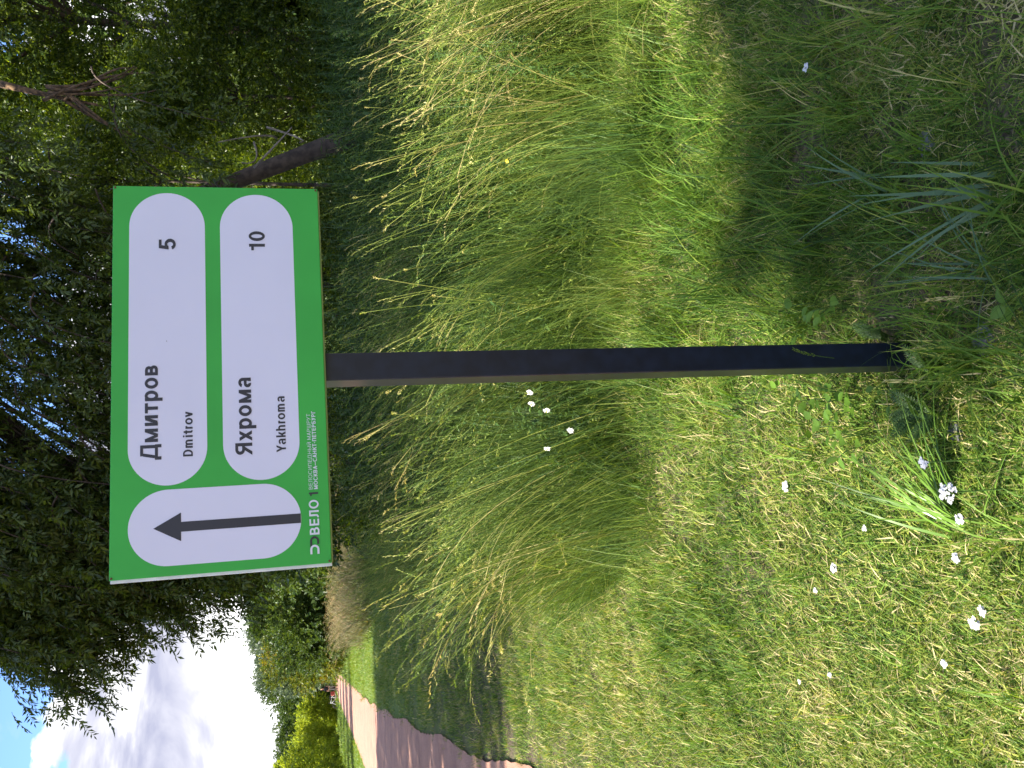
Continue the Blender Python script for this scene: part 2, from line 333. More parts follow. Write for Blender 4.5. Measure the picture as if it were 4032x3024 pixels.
    if c == 'Ы': p.V(.07, 0, 1); p.bowl(.07, .62, 0, .60); p.V(.88-w, 0, 1); return .95
    if c == 'М': p.V(.07, 0, 1); p.V(.86-w, 0, 1); p.D(.465-w*.5, .05, .07, 1, .95); p.D(.465-w*.5, .05, .86-w, 1, .95); return .93
    if c == 'А': p.D(.0, 0, .36-w*.5, 1, 1.05); p.D(.72-w, 0, .36-w*.5, 1, 1.05); p.H(.14, .60, .24); return .72
    if c == 'Р': p.V(.07, 0, 1); p.bowl(.07, .68, .40, 1); return .71
    if c == 'Ш': p.V(.07, 0, 1); p.V(.50-w/2, 0, 1); p.V(.93-w, 0, 1); p.H(.07, .93, 0); return 1.0
    if c == 'У': p.D(.12, 0, .66-w*1.05, 1, 1.05); p.D(.33-w*.4, .36, .0, 1, 1.05); p.H(.04, .24, 0); return .67
    if c == 'Т': p.V(.34-w/2, 0, 1); p.H(.01, .67, 1-t); return .68
    if c == 'К': p.V(.07, 0, 1); p.D(.07+w*.8, .40, .52, 1, 1.1); p.D(.72-w*1.1, 0, .26, .62, 1.1); return .72
    if c == 'Б': p.V(.07, 0, 1); p.bowl(.07, .70, 0, .62); p.H(.07, .62, 1-t); return .74
    if c == 'Г': p.V(.07, 0, 1); p.H(.07, .58, 1-t); return .59
    if c == '–': p.H(.0, .80, .36); return .80
    if c == '-': p.H(.04, .32, .36); return .36
    return .5
def text_mesh(txt, w, t, gap=0.06, X=0.74):
    x, V, F, j = 0.0, [], [], 0
    for c in txt:
        p = Pen(w, t, X); adv = glyph(c, p)
        for q in p.q:
            o_ = len(V); lift = 1e-5*(j % 23); j += 1
            V += [(x+a, b, lift) for a, b in q]; F.append(tuple(range(o_, o_+4)))
        x += adv + gap
    return np.array(V), F
SW, SH, SYAW = 0.7993, 0.4115, 0.19528
sign = empty('direction_sign', (-0.3471, 1.7115, 0.0), 'green cycle route sign with white name pills and up arrow on a black square post', 'sign', rz=SYAW)
# sign space: x along the board, y away from the viewer, z up; the board hangs at 1.458..1.869
Z0 = 1.8693 - SH
SMAT_G = plain('green film', (0.046, 0.39, 0.055), 0.50, 0, 0.07, 5, spec=0.3)
SMAT_W = plain('white film', (0.66, 0.67, 0.77), 0.42, 0, 0.02, 4, spec=0.45)
SMAT_WL = plain('white lettering film', (0.66, 0.70, 0.72), 0.45, 0, 0.02, 6)
SMAT_K = plain('black film', (0.018, 0.018, 0.024), 0.4, 0, 0.1, 10)
SMAT_AL = plain('bare white metal edge', (0.62, 0.66, 0.60), 0.45, 0.1, 0.12, 25)
POST = plain('black powder coated steel', (0.006, 0.010, 0.020), 0.40, 0.0, 0.3, 30, 0.0, spec=0.35, coat=0.12)
RUST = plain('rusty rivet steel', (0.16, 0.07, 0.035), 0.8, 0.3, 0.3, 60)
board = empty('sign_board', (0, 0, 0)); board.parent = sign; board['category'] = ''; del board['category']
board.location = (0, 0, Z0); board.rotation_euler = (-0.006, -0.007, 0)
def sb(name, x0, x1, y0, y1, z0, z1, mt, parent=board, bw=0.0012):
    V, F = box(x0, x1, y0, y1, z0, z1); return bevel(obj(name, V, F, mt, parent), bw)
bd = sb('face_panel', 0, SW, 0, 0.0025, 0, SH, SMAT_G)
sb('edge_return', 0.0015, SW, 0.003, 0.024, SH-0.003, SH-0.0004, SMAT_G)                 # folded top edge
sb('edge_return', SW-0.003, SW-0.0004, 0.003, 0.024, 0.001, SH-0.0035, SMAT_G)
tag(sb('edge_return', 0.0015, SW-0.0035, 0.003, 0.024, -0.0035, 0.003, plain('olive film edge', (.16, .22, .05), .5)), 'olive bottom edge of the board')
tag(sb('edge_return', -0.0062, 0.0012, 0.0028, 0.024, -0.001, SH-0.0015, SMAT_AL), 'whitish metal left edge of the board')
sb('back_panel', 0.004, SW-0.004, 0.0245, 0.0265, 0.004, SH-0.004, SMAT_AL)
kx, kz = SW/0.796, SH/0.41
def flat(name, pts, mt, y=-0.0006, th=0.0005):
    n = len(pts); V = [(a*kx, y, b*kz) for a, b in pts] + [(a*kx, y+th, b*kz) for a, b in pts]
    F = [list(range(n-1, -1, -1)), list(range(n, 2*n))] + [(i, (i+1) % n, (i+1) % n+n, i+n) for i in range(n)]
    return obj(name, V, F, mt, board)
def pill(x0, x1, z0, z1):
    pts = []
    if x1-x0 > z1-z0:
        r = (z1-z0)/2; cz = (z0+z1)/2
        for cx, a0 in ((x1-r, -90), (x0+r, 90)):
            for k in range(33): a = R(a0+180*k/32); pts.append((cx+r*math.cos(a), cz+r*math.sin(a)))
    else:
        r = (x1-x0)/2; cx = (x0+x1)/2
        for cz, a0 in ((z1-r, 0), (z0+r, 180)):
            for k in range(33): a = R(a0+180*k/32); pts.append((cx+r*math.cos(a), cz+r*math.sin(a)))
    return pts
tag(flat('name_pill', pill(0.173, 0.781, 0.232, 0.3785), SMAT_W), 'upper white pill with the first town name')
tag(flat('name_pill', pill(0.173, 0.780, 0.0545, 0.202), SMAT_W), 'lower white pill with the second town name')
tag(flat('arrow_pill', pill(0.0190, 0.1650, 0.0557, 0.3775), SMAT_W), 'upright white pill with the arrow')
flat('arrow', [(0.0828, 0.0565), (0.1015, 0.0565), (0.1010, 0.2816), (0.1190, 0.2816), (0.0915, 0.332), (0.0642, 0.2816), (0.0822, 0.2816)], SMAT_K, -0.0012)
def letters(txt, x0, x1, base, cap, mt, label, w, t, gap=.05, y=-0.0013):
    V, F = text_mesh(txt, w, t, gap); sx = (x1-x0)/(V[:, 0].max()-V[:, 0].min())
    P = [((x0+(v[0]-V[:, 0].min())*sx)*kx, y-v[2], (base+v[1]*cap)*kz) for v in V]
    return tag(obj('lettering', P, F, mt, board), label)
letters('Дмитров', .2243, .4135, .3235, .0325, SMAT_K, 'bold black upper town name in Cyrillic', .19, .17)
letters('Dmitrov', .2278, .3174, .2590, .0182, SMAT_K, 'small black upper town name in Latin letters', .185, .16)
letters('5', .6570, .6805, .2893, .0325, SMAT_K, 'black numeral five', .18, .165)
letters('10', .6553, .6975, .1122, .0322, SMAT_K, 'black numeral ten', .18, .165, .02)
letters('Яхрома', .2240, .3823, .1465, .0325, SMAT_K, 'bold black lower town name in Cyrillic', .19, .17)
letters('Yakhroma', .2266, .3410, .0813, .0185, SMAT_K, 'small black lower town name in Latin letters', .185, .16)
letters('ВЕЛО', .0577, .1268, .0213, .0188, SMAT_WL, 'bold white route word at the foot of the board', .17, .165)
letters('1', .1345, .1418, .0213, .0180, SMAT_K, 'black route numeral one', .22, .165)
letters('ВЕЛОСИПЕДНЫЙ МАРШРУТ', .1480, .3025, .0318, .0072, SMAT_WL, 'thin white upper line of small capitals', .10, .10, .08)
letters('МОСКВА–САНКТ-ПЕТЕРБУРГ', .1480, .3076, .0213, .0080, SMAT_WL, 'bold white lower line of small capitals', .18, .16)
def arch(x0, x1, z0, z1, th, cut=0.0):
    r = (z1-z0)/2; cz = (z0+z1)/2; cx = x1-r; o_, i_ = [], []
    o_.append((x0+cut, z0)); i_.append((x0+cut, z0+th))
    for k in range(17):
        a = R(-90+180*k/16); o_.append((cx+r*math.cos(a), cz+r*math.sin(a))); i_.append((cx+(r-th)*math.cos(a), cz+(r-th)*math.sin(a)))
    o_.append((x0, z1)); i_.append((x0, z1-th)); return o_ + i_[::-1]
flat('logo_arch', arch(.0197, .0380, .0226, .0403, .0040), SMAT_WL, -0.0013)
flat('logo_arch', arch(.0345, .0545, .0226, .0403, .0040, .0045), SMAT_K, -0.0011)
# smudges on the upper pill
flat('smudge', [(0.463+.0012*math.cos(a)*(1+.3*math.sin(3*a)), 0.307+.0007*math.sin(a)) for a in np.linspace(0, 2*math.pi, 9)[:-1]], plain('grime', (.16, .16, .17), .8), -0.0012)
for rx, rz_ in ((0.004, SH-0.004), (SW-0.004, SH-0.004), (SW-0.004, 0.004), (0.004, 0.004)):
    V, F, T = tube([(rx, -0.0018, rz_), (rx, 0.001, rz_)], 0.0022, 8); obj('rivet', V, F, RUST, board)
# post: front face 58 mm, side 60 mm, in sign space
PX1 = math.hypot(0.0757+0.3471, 1.8257-1.7115)
V, F = box(PX1-0.060, PX1, 0.0285, 0.1045, -0.35, 1.84)
for v in range(len(V)): V[v] = (V[v][0] - 0.0, V[v][1], V[v][2])
bevel(obj('post', V, F, POST, sign), 0.003, 3)
V, F = box(PX1-0.058, PX1-0.002, 0.0305, 0.1025, 1.8405, 1.846); bevel(obj('post_cap', V, F, POST, sign), 0.002)
for zz in (1.54, 1.79):
    V, F = box(PX1-0.085, PX1+0.025, 0.0268, 0.0283, zz-0.015, zz+0.015); bevel(obj('bracket', V, F, SMAT_AL, sign), 0.0005)

# ------------------------------------------------------------------ leaf and twig templates
def leaf_tpl(l=1.0, w=0.35, fold=0.06, droop=0.05):
    V = np.array([(0, 0, 0), (-w/2, .42*l, fold), (0, l, -droop), (w/2, .42*l, fold)])
    return V, np.array([(0, 3, 2), (0, 2, 1)]), np.zeros(4)
def twig_tpl(n=14, length=1.0, ll=0.28, lw=0.09, ang=50, droop=0.25, stem=0.006, up=0.0):
    """one leafy twig along +Y with sagging end"""
    t = np.linspace(0, 1, 5); path = np.stack([0.05*np.sin(t*5), t*length, -droop*t*t*length], 1)
    V, F, T = tube(path, np.linspace(stem, stem*0.4, 5), 3, 0.1)
    parts = [(V, F, T)]
    lf = leaf_tpl(1, lw/ll)
    k = np.arange(n); s = 0.12 + 0.88*k/(n-1)
    P = np.stack([0.05*np.sin(s*5), s*length, -droop*s*s*length], 1)
    side = np.where(k % 2 == 0, 1, -1); a = np.radians(ang)*rng.uniform(.6, 1.3, n); a[-1] = 0.1
    el = rng.normal(-0.15+up, 0.45, n)
    D = np.stack([side*np.sin(a)*np.cos(el), np.cos(a)*np.cos(el), np.sin(el)], 1)
    Rm = frames(D, np.array([0, 0.1, 1.0]) if False else rng.normal(size=(n, 3))*0.5+np.array([0, 0, 1.0]))
    parts.append(stamp(lf, P, Rm, ll*rng.uniform(.7, 1.15, n), rng.uniform(0.1, 0.9, n)))
    return join(parts)
def scatter_twigs(tpls, P, D, S, toff):
    out = []; N = len(P); pick = rng.integers(0, len(tpls), N)
    for i, t in enumerate(tpls):
        mk = pick == i
        if mk.any(): out.append(stamp(t, P[mk], frames(D[mk], rng.normal(size=(mk.sum(), 3))*.7+np.array([0, 0, 1.0])), S[mk], toff[mk]))
    return join(out)
def lump_points(c, rad, nl, lr, n, outward=1.0, seed_bias=0.5):
    """twig positions and directions over a crown built of uneven lumps"""
    c = np.asarray(c, float); rad = np.asarray(rad, float)
    u = unit(rng.normal(size=(nl, 3))); r = rng.uniform(.25, 1, nl)**.45
    L0 = c + u*r[:, None]*rad*(1-lr*.6); lrad = lr*rad.mean()*rng.uniform(.5, 1.3, nl)
    k = rng.integers(0, nl, n); d = unit(rng.normal(size=(n, 3)))
    rr = rng.uniform(.1, 1, n)**.5
    P = L0[k] + d*(rr*lrad[k])[:, None]*np.array([1.1, 1.1, .8])
    D = unit(d + 0.5*unit(P-c)*outward + rng.normal(size=(n, 3))*.4)
    toff = rng.normal(0, .10, nl)[k] + rng.normal(0, .08, n)
    return P, D, toff, L0, lrad
TW_WILLOW = [twig_tpl(14, 0.9, 0.31, 0.10, 50, 0.35, 0.008) for _ in range(5)]
TW_OVAL = [twig_tpl(11, 1.0, 0.24, 0.13, 55, 0.2, 0.008) for _ in range(5)]
TW_BUSHY = [twig_tpl(16, 0.8, 0.30, 0.17, 60, 0.15, 0.01, 0.2) for _ in range(4)]

def limbs_to(start, targets, r0, n=6):
    out = []
    for tg in targets:
        mid = (np.asarray(start)+np.asarray(tg))/2 + np.array([0, 0, .25*np.linalg.norm(np.asarray(tg)-start)*rng.uniform(.4, 1)]) + rng.normal(0, .12, 3)
        out.append(tube(bez(start, mid, tg, 9), np.linspace(r0, r0*.18, 9), n, .5))
    return out
def tree(name, base, h, crown, nl, lr, n_tw, tpls, ts, mat, label, cat, group=None, tr=0.12, zmin=0.05, lean=(0, 0), trim=None):
    base = np.array([base[0], base[1], ground_z(base[0], base[1])-0.05])
    t = empty(name, base, label, cat, group)
    c = np.array([lean[0], lean[1], crown[0]]); rad = np.array(crown[1])
    P, D, toff, L0, lrad = lump_points(c, rad, nl, lr, n_tw)
    keep = P[:, 2] > zmin
    if trim is not None: keep &= trim(P); P, D, toff = P[keep], D[keep], toff[keep]
    top = np.array([lean[0], lean[1], crown[0]+rad[2]*.6])
    tp = bez((0, 0, 0), (lean[0]*.2, lean[1]*.2, top[2]*.5), top, 10)
    parts = [tube(tp, np.linspace(tr, tr*.15, 10), 8, .5)]
    obj('trunk', *parts[0][:2], M_BARK, t, smooth=True)
    lb = []
    for q in L0[rng.permutation(nl)[:min(nl, 14)]]:
        s = tp[min(9, max(2, int(9*np.clip((q[2]-rad[2]*.35)/max(top[2], .1), .15, .85))))]
        lb += limbs_to(s, [q], tr*.32, 5)
    for V, F, T in lb: obj('limb', V, F, M_BARK, t, smooth=True)
    V, F, T = scatter_twigs(tpls, P, D, np.full(len(P), ts)*rng.uniform(.7, 1.25, len(P)), toff)
    obj('crown', V, F, mat, t, tint=T)
    return t

# ------------------------------------------------------------------ the leaning tree behind the sign
WY = 9.6
lt = empty('leaning_tree', (3.15, 10.0, 0), 'old tree with a leaning trunk behind the sign, narrow-leaved branches hanging into the sky', 'tree')
o0 = np.array([3.15, 10.0, 0])
def wp(px, py, y): return aty(px, py, y) - o0
trk = [np.array([0, 0, -.1]), np.array([-.12, 0, .8]), wp(1220, 600, 10.0), wp(930, 712, 9.9), wp(700, 800, 9.85), wp(440, 905, 9.8), wp(170, 1050, 9.7), np.array([-2.4, -.4, 5.6]), np.array([-3.6, -.7, 6.7])]
V, F, T = tube(trk, [.15, .14, .105, .09, .085, .08, .075, .065, .05], 10); tk = obj('trunk', V, F, M_BARK, lt, smooth=True)
forks = [tube(bez(wp(440, 905, 9.8), wp(300, 960, 9.6), wp(200, 880, 9.4), 8), np.linspace(.07, .03, 8), 7),
         tube(bez(wp(300, 970, 9.7), wp(330, 1090, 9.5), wp(230, 1120, 9.4), 8), np.linspace(.06, .02, 8), 7),
         tube(bez(wp(0, 330, 10.2), wp(200, 380, 10.0), wp(420, 420, 9.8), 9), np.linspace(.042, .012, 9), 7)]
for q in range(9):
    a = wp(200+rng.uniform(-40, 60), 360+rng.uniform(-20, 40), 9.9); bq = wp(560+rng.uniform(-120, 80), 400+rng.uniform(-160, 170), 9.6)
    forks.append(tube(bez(a, (a+bq)/2+rng.normal(0, .12, 3), bq, 8), np.linspace(.022, .006, 8), 5))
for V, F, T in forks: tag(obj('limb', V, F, M_LICHEN, lt, smooth=True), 'orange-lichened limb')
dry = []
for (ax, ay, bx_, by) in ((440, 1340, 0, 1300), (330, 1480, 60, 1330), (460, 1010, 250, 1160), (460, 1130, 300, 1050), (440, 1380, 200, 1180), (950, 640, 1000, 560), (1180, 560, 1050, 500), (1150, 500, 1000, 660), (860, 560, 1090, 545)):
    a = wp(ax, ay, 9.2); bq = wp(bx_, by, 9.5); dry.append(tube(bez(a, (a+bq)/2+rng.normal(0, .15, 3), bq, 9), np.linspace(.006, .014, 9), 5))
for V, F, T in dry: obj('bare_twig', V, F, M_DRYTWIG, lt, smooth=True)
# hanging limbs; the tips that draw the outline against the sky are given, the rest is random
tips = [(60, 2555, 9.0), (130, 2530, 9.4), (15, 2540, 8.7), (190, 2480, 9.2), (240, 2440, 9.0), (345, 2700, 9.0), (375, 2745, 8.8), (300, 2600, 9.3), (470, 2560, 9.1),
        (430, 2620, 9.0), (560, 2545, 9.1), (520, 2460, 8.9), (610, 2430, 9.3), (700, 2450, 9.0), (760, 2490, 9.0), (820, 2470, 9.2), (890, 2420, 9.0), (960, 2370, 8.9), (1010, 2310, 9.2), (680, 2350, 9.0), (800, 2330, 9.2), (930, 2280, 9.1), (330, 2400, 9.2), (420, 2380, 9.0), (100, 2440, 9.3), (540, 2330, 9.3)]
starts = [np.array(trk[6]), np.array(trk[7]), np.array(trk[8]), np.array([-4.4, -.8, 6.4])]
lb, twP, twD, twO = [], [], [], []
def hang(start, tip, r=.03, dens=46, spread=.16, tail=0.55):
    mid = np.array([start[0]*.45+tip[0]*.55, (start[1]+tip[1])/2, max(start[2], tip[2])*.35+.65*tip[2]+.9*rng.uniform(.5, 1)])
    pth = bez(start, mid, tip, 12); lb.append(tube(pth, np.linspace(r, .005, 12), 5))
    t = rng.uniform(tail, 1, dens)**.9; idx = t*11; i0 = np.minimum(idx.astype(int), 10); fr = (idx-i0)[:, None]
    P = pth[i0]*(1-fr)+pth[i0+1]*fr; dd = unit(pth[i0+1]-pth[i0])
    off = rng.normal(size=(dens, 3)); off -= .2*(off*dd).sum(1)[:, None]*dd
    P = P + off*spread*rng.uniform(.2, 1.2, (dens, 1))
    D = unit(dd*.9 + off*.5 + np.array([-.25, 0, -.35]))
    twP.append(P); twD.append(D); twO.append(rng.normal(0, .07, dens)+rng.normal(0, .06))
for (px, py, y) in tips:
    s = starts[1 + (0 if px > 600 else rng.integers(0, 3))]
    tip = wp(px, py, y); hang(s, tip, .022, 75, .13, .62)
    for q in range(5):
        tp2 = tip + np.array([rng.uniform(.15, .9), rng.normal(0, .4), rng.normal(0.05, .22)]); hang(s, tp2, .014, 75, .15, .6)
# inner curtain, thick over and behind the board with a few gaps
for q in range(185):
    px, py = rng.uniform(-260, 900), rng.uniform(480, 2330)
    if 0 < px < 330 and 1650 < py < 1760: continue
    y = rng.uniform(8.4, 9.7); tip = wp(px, py, y)
    s = tip + np.array([rng.uniform(.2, 1.0), rng.normal(0, .3), rng.uniform(.6, 1.2)])
    if 380 < px < 800 and py < 900: continue
    hang(s, tip, .010, 38, .17, .25)
for q in range(40):      # the crown above the picture
    tip = np.array([rng.uniform(-6.6, 1.5), rng.uniform(-1.5, 1.5), rng.uniform(4.8, 8.0)]); s = starts[rng.integers(0, 4)]
    hang(s, tip, .02, 46, .3, .3)
V, F, T = join(lb); obj('hanging_limbs', V, F, M_BARK, lt, smooth=True)
P = np.concatenate(twP); D = np.concatenate(twD); O = np.concatenate(twO)
V, F, T = scatter_twigs(TW_WILLOW, P, D, rng.uniform(.17, .30, len(P)), O); obj('crown', V, F, M_WILLOW, lt, tint=T)

# ------------------------------------------------------------------ the wood edge on the right
def shrub(base, h, crown, n, mat, label, tpls=TW_OVAL, ts=.2, nl=40, lr=.32, group='shrubs and trees of the wood edge', cat='shrub', name='shrub', tr=.05, lean=(0, 0)):
    return tree(name, base, h, crown, nl, lr, n, tpls, ts, mat, label, cat, group, tr, lean=lean)
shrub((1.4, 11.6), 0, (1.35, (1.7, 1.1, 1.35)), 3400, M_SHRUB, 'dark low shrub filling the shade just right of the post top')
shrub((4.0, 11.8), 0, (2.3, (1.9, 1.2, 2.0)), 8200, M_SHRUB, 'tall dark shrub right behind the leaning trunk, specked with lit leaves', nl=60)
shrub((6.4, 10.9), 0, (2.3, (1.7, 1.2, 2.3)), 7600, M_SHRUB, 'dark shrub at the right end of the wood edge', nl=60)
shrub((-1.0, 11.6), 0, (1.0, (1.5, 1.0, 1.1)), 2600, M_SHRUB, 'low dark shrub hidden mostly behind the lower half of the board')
tree('broadleaf_tree', (5.2, 12.6), 0, (5.4, (2.9, 1.5, 2.3)), 80, .30, 10500, TW_OVAL, .23, M_SHRUB, 'small-leaved tree at the upper right with yellow-green sunlit clumps', 'tree', 'shrubs and trees of the wood edge', .11)
tree('broadleaf_tree', (2.6, 10.9), 0, (4.2, (0.9, .5, 1.0)), 16, .36, 1300, TW_OVAL, .21, M_SHRUB, 'bright clump-forming young tree by the upper right corner of the board', 'tree', 'shrubs and trees of the wood edge', .035)
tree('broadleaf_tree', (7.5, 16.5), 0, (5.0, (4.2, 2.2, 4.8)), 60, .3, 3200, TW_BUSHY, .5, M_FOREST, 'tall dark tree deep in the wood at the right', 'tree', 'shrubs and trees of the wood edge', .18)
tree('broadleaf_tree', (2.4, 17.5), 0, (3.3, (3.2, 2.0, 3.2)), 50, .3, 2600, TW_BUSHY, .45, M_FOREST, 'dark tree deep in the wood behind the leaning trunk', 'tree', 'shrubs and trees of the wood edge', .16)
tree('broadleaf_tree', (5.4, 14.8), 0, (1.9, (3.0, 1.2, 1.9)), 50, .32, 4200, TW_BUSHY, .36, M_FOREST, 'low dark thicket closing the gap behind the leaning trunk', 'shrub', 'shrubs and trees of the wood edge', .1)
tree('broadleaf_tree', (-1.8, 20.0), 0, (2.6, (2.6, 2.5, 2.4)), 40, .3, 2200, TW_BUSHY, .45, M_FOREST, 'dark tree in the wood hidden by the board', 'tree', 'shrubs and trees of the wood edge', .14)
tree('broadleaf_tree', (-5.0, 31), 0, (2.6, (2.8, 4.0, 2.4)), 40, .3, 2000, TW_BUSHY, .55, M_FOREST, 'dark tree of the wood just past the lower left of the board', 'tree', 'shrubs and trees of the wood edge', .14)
# far row along the right of the path
FG = 'trees at the far end of the path'
tree('broadleaf_tree', (-10.8, 43), 0, (2.5, (3.0, 3.0, 2.55)), 60, .26, 5200, TW_BUSHY, .42, M_FOREST, 'dark green tree touching the lower left corner of the board', 'tree', FG, .2)
tree('broadleaf_tree', (-13.6, 47), 0, (2.5, (2.8, 3.0, 2.5)), 60, .26, 5600, TW_BUSHY, .40, M_YELLG, 'yellowing tree in the far row, with a few orange leaves', 'tree', FG, .2)
tree('broadleaf_tree', (-18.5, 62), 0, (1.6, (2.4, 2.4, 1.9)), 40, .3, 3000, TW_BUSHY, .42, M_YELLG, 'low green-yellow bush nearest the bend of the path', 'tree', FG, .15)
tree('grey_willow', (-21.5, 83), 0, (4.4, (4.6, 4.0, 4.6)), 70, .26, 5200, TW_BUSHY, .7, M_GREYW, 'silvery grey-green willow behind the yellowing tree', 'tree', FG, .25)
tree('grey_willow', (-28.0, 92), 0, (4.6, (4.4, 4.0, 5.0)), 70, .26, 5200, TW_BUSHY, .7, M_GREYW, 'tallest silvery willow with a ragged pointed top', 'tree', FG, .25)
tree('grey_willow', (-17.5, 88), 0, (5.0, (4.6, 4.0, 4.9)), 60, .26, 4200, TW_BUSHY, .7, M_GREYW, 'silvery willow top showing just left of the board', 'tree', FG, .25)
tree('broadleaf_tree', (-36.5, 108), 0, (4.6, (5.0, 4.0, 5.6)), 60, .28, 4600, TW_BUSHY, .75, M_FOREST, 'dark tree behind the walker at the end of the path', 'tree', FG, .25)
tree('broadleaf_tree', (-45.0, 118), 0, (4.0, (5.5, 4.0, 4.8)), 60, .28, 4200, TW_BUSHY, .75, M_FOREST, 'dark round tree between the walker and the bright shrubs', 'tree', FG, .25)
tree('broadleaf_tree', (-60.0, 140), 0, (4.0, (9, 5, 5.0)), 60, .28, 3600, TW_BUSHY, 1.0, M_FOREST, 'broad dark tree far behind the bright shrubs at the left', 'tree', FG, .25)
tree('broadleaf_tree', (-26.0, 118), 0, (4.5, (9, 5, 5.4)), 60, .28, 3600, TW_BUSHY, 1.0, M_FOREST, 'broad dark tree far beyond the silvery willows', 'tree', FG, .25)
SG = 'bright shrubs left of the path'
for x, y, hh, rr_, lab in [(-22.6, 47, 4.9, 2.4, 'bright yellow-green shrub cut by the bottom edge of the picture, nearest of the row'),
        (-26.2, 55, 5.6, 2.7, 'second bright shrub from the picture edge, tallest in the row'), (-29.6, 64, 5.5, 2.8, 'third bright shrub from the picture edge'),
        (-33.2, 75, 5.2, 2.7, 'fourth bright shrub from the picture edge, behind the bicycle'), (-36.6, 88, 4.9, 2.5, 'last and smallest bright shrub, beside the bicycle'), (-37.5, 98, 4.4, 2.6, 'bright shrub tip just left of the walker')]:
    hh *= 1.12; tree('leafy_shrub', (x, y), 0, (hh*.48, (rr_, 3.4, hh*.52)), 60, .24, 2700, TW_BUSHY, .34+.002*y, M_BRIGHT, lab, 'shrub', SG, .1)
# trees left of the picture that throw the long shadows over the path and the wood edge
OG = 'trees standing left beyond the picture edge'
for i, (x, y, cz, r, nt) in enumerate([(-18.5, 19.6, 8.0, (3.4, 3.2, 6.4), 3000), (-17.4, 15.6, 9.2, (3.0, 2.6, 7.4), 2400), (-17.2, 11.2, 9.8, (3.2, 2.6, 8.0), 2500), (-16.6, 7.3, 9.4, (3.0, 2.0, 7.6), 2000), (-17.4, 4.2, 14.3, (2.8, 2.4, 3.0), 3000)]):
    tree('roadside_tree', (x, y), 0, (cz, r), 60, .3, nt, TW_BUSHY, .62, M_FOREST, ['roadside tree left of the path outside the picture, farthest of five', 'roadside tree left of the path outside the picture, fourth along', 'roadside tree left of the path outside the picture, in the middle', 'roadside tree left of the path outside the picture, second along', 'roadside tree outside the picture, high crown added to shade the tall grass, nearest of five'][i], 'tree', OG, .2)  # the last one is added out of view to shade the tall grass tops
tree('added_shade_tree', (-10.2, -1.20), 0, (9.5, (1.3, 1.9, 2.9)), 50, .30, 5200, TW_BUSHY, .40, M_FOREST, 'slim unseen tree added left of the path, crown cut to shade the lower right', 'tree', None, .06, zmin=7.2, trim=lambda P: (P[:, 2] > (10.75-P[:, 0])/1.351) & (P[:, 1] < 3.72-.2626*P[:, 2]+.12*np.sin(P[:, 0]*5)))  # added unseen tree, crown trimmed to shade only the ground right of the post

# ------------------------------------------------------------------ grass clumps (templates, instanced as stuff)
def blade(p, az, h, w, lean, curl, tint, segs=3):
    """tapered bent ribbon"""
    d = np.array([math.cos(az), math.sin(az), 0]); s = np.array([-math.sin(az), math.cos(az), 0]); V = []
    for k in range(segs+1):
        t = k/segs; a = lean + curl*t
        c = p + d*h*(math.sin(lean)*t + .5*curl*t*t) + np.array([0, 0, 1])*h*max(0, (t*math.cos(lean) - .42*abs(curl)*t*t))
        ww = w*(1-t**1.6)*.5
        if k == segs: V.append(c)
        else: V += [c - s*ww, c + s*ww]
    F = []
    for k in range(segs-1): a = 2*k; F += [(a, a+1, a+3), (a, a+3, a+2)]
    a = 2*(segs-1); F.append((a, a+1, a+2))
    return np.array(V), np.array(F), np.full(len(V), tint)
def clump(n, rad, h, w, lean, curl, tfun, segs=3, az=None):
    out = []
    for i in range(n):
        a = rng.uniform(0, 6.283); r = rad*math.sqrt(rng.uniform()); p = np.array([r*math.cos(a), r*math.sin(a), -.01])
        out.append(blade(p, rng.uniform(0, 6.283) if az is None else rng.normal(*az), rng.uniform(*h), rng.uniform(*w), abs(rng.normal(*lean)), rng.uniform(*curl), tfun(), segs))
    return join(out)
def stem_head(p, az, h, lean, curl, kind, tint, w=.0022):
    segs = 7; d = np.array([math.cos(az), math.sin(az), 0]); pts = []
    for k in range(segs+1):
        t = k/segs; pts.append(p + d*h*(math.sin(lean)*t + .5*curl*t**2.4) + np.array([0, 0, 1])*h*(t*math.cos(lean) - .30*curl*t**3))
    pts = np.array(pts); out = [tube(pts, np.linspace(w*.6, w*.28, segs+1), 3, tint)]
    tip, dr = pts[-1], unit(pts[-1]-pts[-2]); hl = {'spike': .16, 'panicle': .13, 'cat': .05}[kind]*rng.uniform(.7, 1.3)
    n = {'spike': 14, 'panicle': 16, 'cat': 16}[kind]
    if kind == 'spike' and rng.uniform() < .3: return join(out)
    s = rng.uniform(0, 1, n) if kind == 'panicle' else np.linspace(0, 1, n)
    drv = dr + np.array([0, 0, -.25])[None]*s[:, None]; P = tip - dr*hl*.5 + drv*(s*hl)[:, None]
    if kind == 'panicle': D = unit(rng.normal(size=(n, 3)) + dr*1.0); P = P + rng.normal(size=(n, 3))*.012*(1-s)[:, None]; S = rng.uniform(.012, .022, n); lw = .28
    elif kind == 'cat': D = unit(rng.normal(size=(n, 3)) + dr*1.6); S = rng.uniform(.008, .013, n); lw = .5
    else: D = unit(dr[None]*1.6 + rng.normal(size=(n, 3))*.5); S = rng.uniform(.012, .019, n); lw = .25
    out.append(stamp(leaf_tpl(1, lw, .08, 0), P, frames(D), S, np.clip(np.full(n, tint+.12)+rng.normal(0, .06, n), 0, 1)))
    return join(out)
def lib(name, tpls, mat):
    col = bpy.data.collections.new(name)
    for i, (V, F, T) in enumerate(tpls):
        o = bpy.data.objects.new('%s_%02d' % (name, i), make_mesh(name, V, F, mat, T)); col.objects.link(o)
    return col
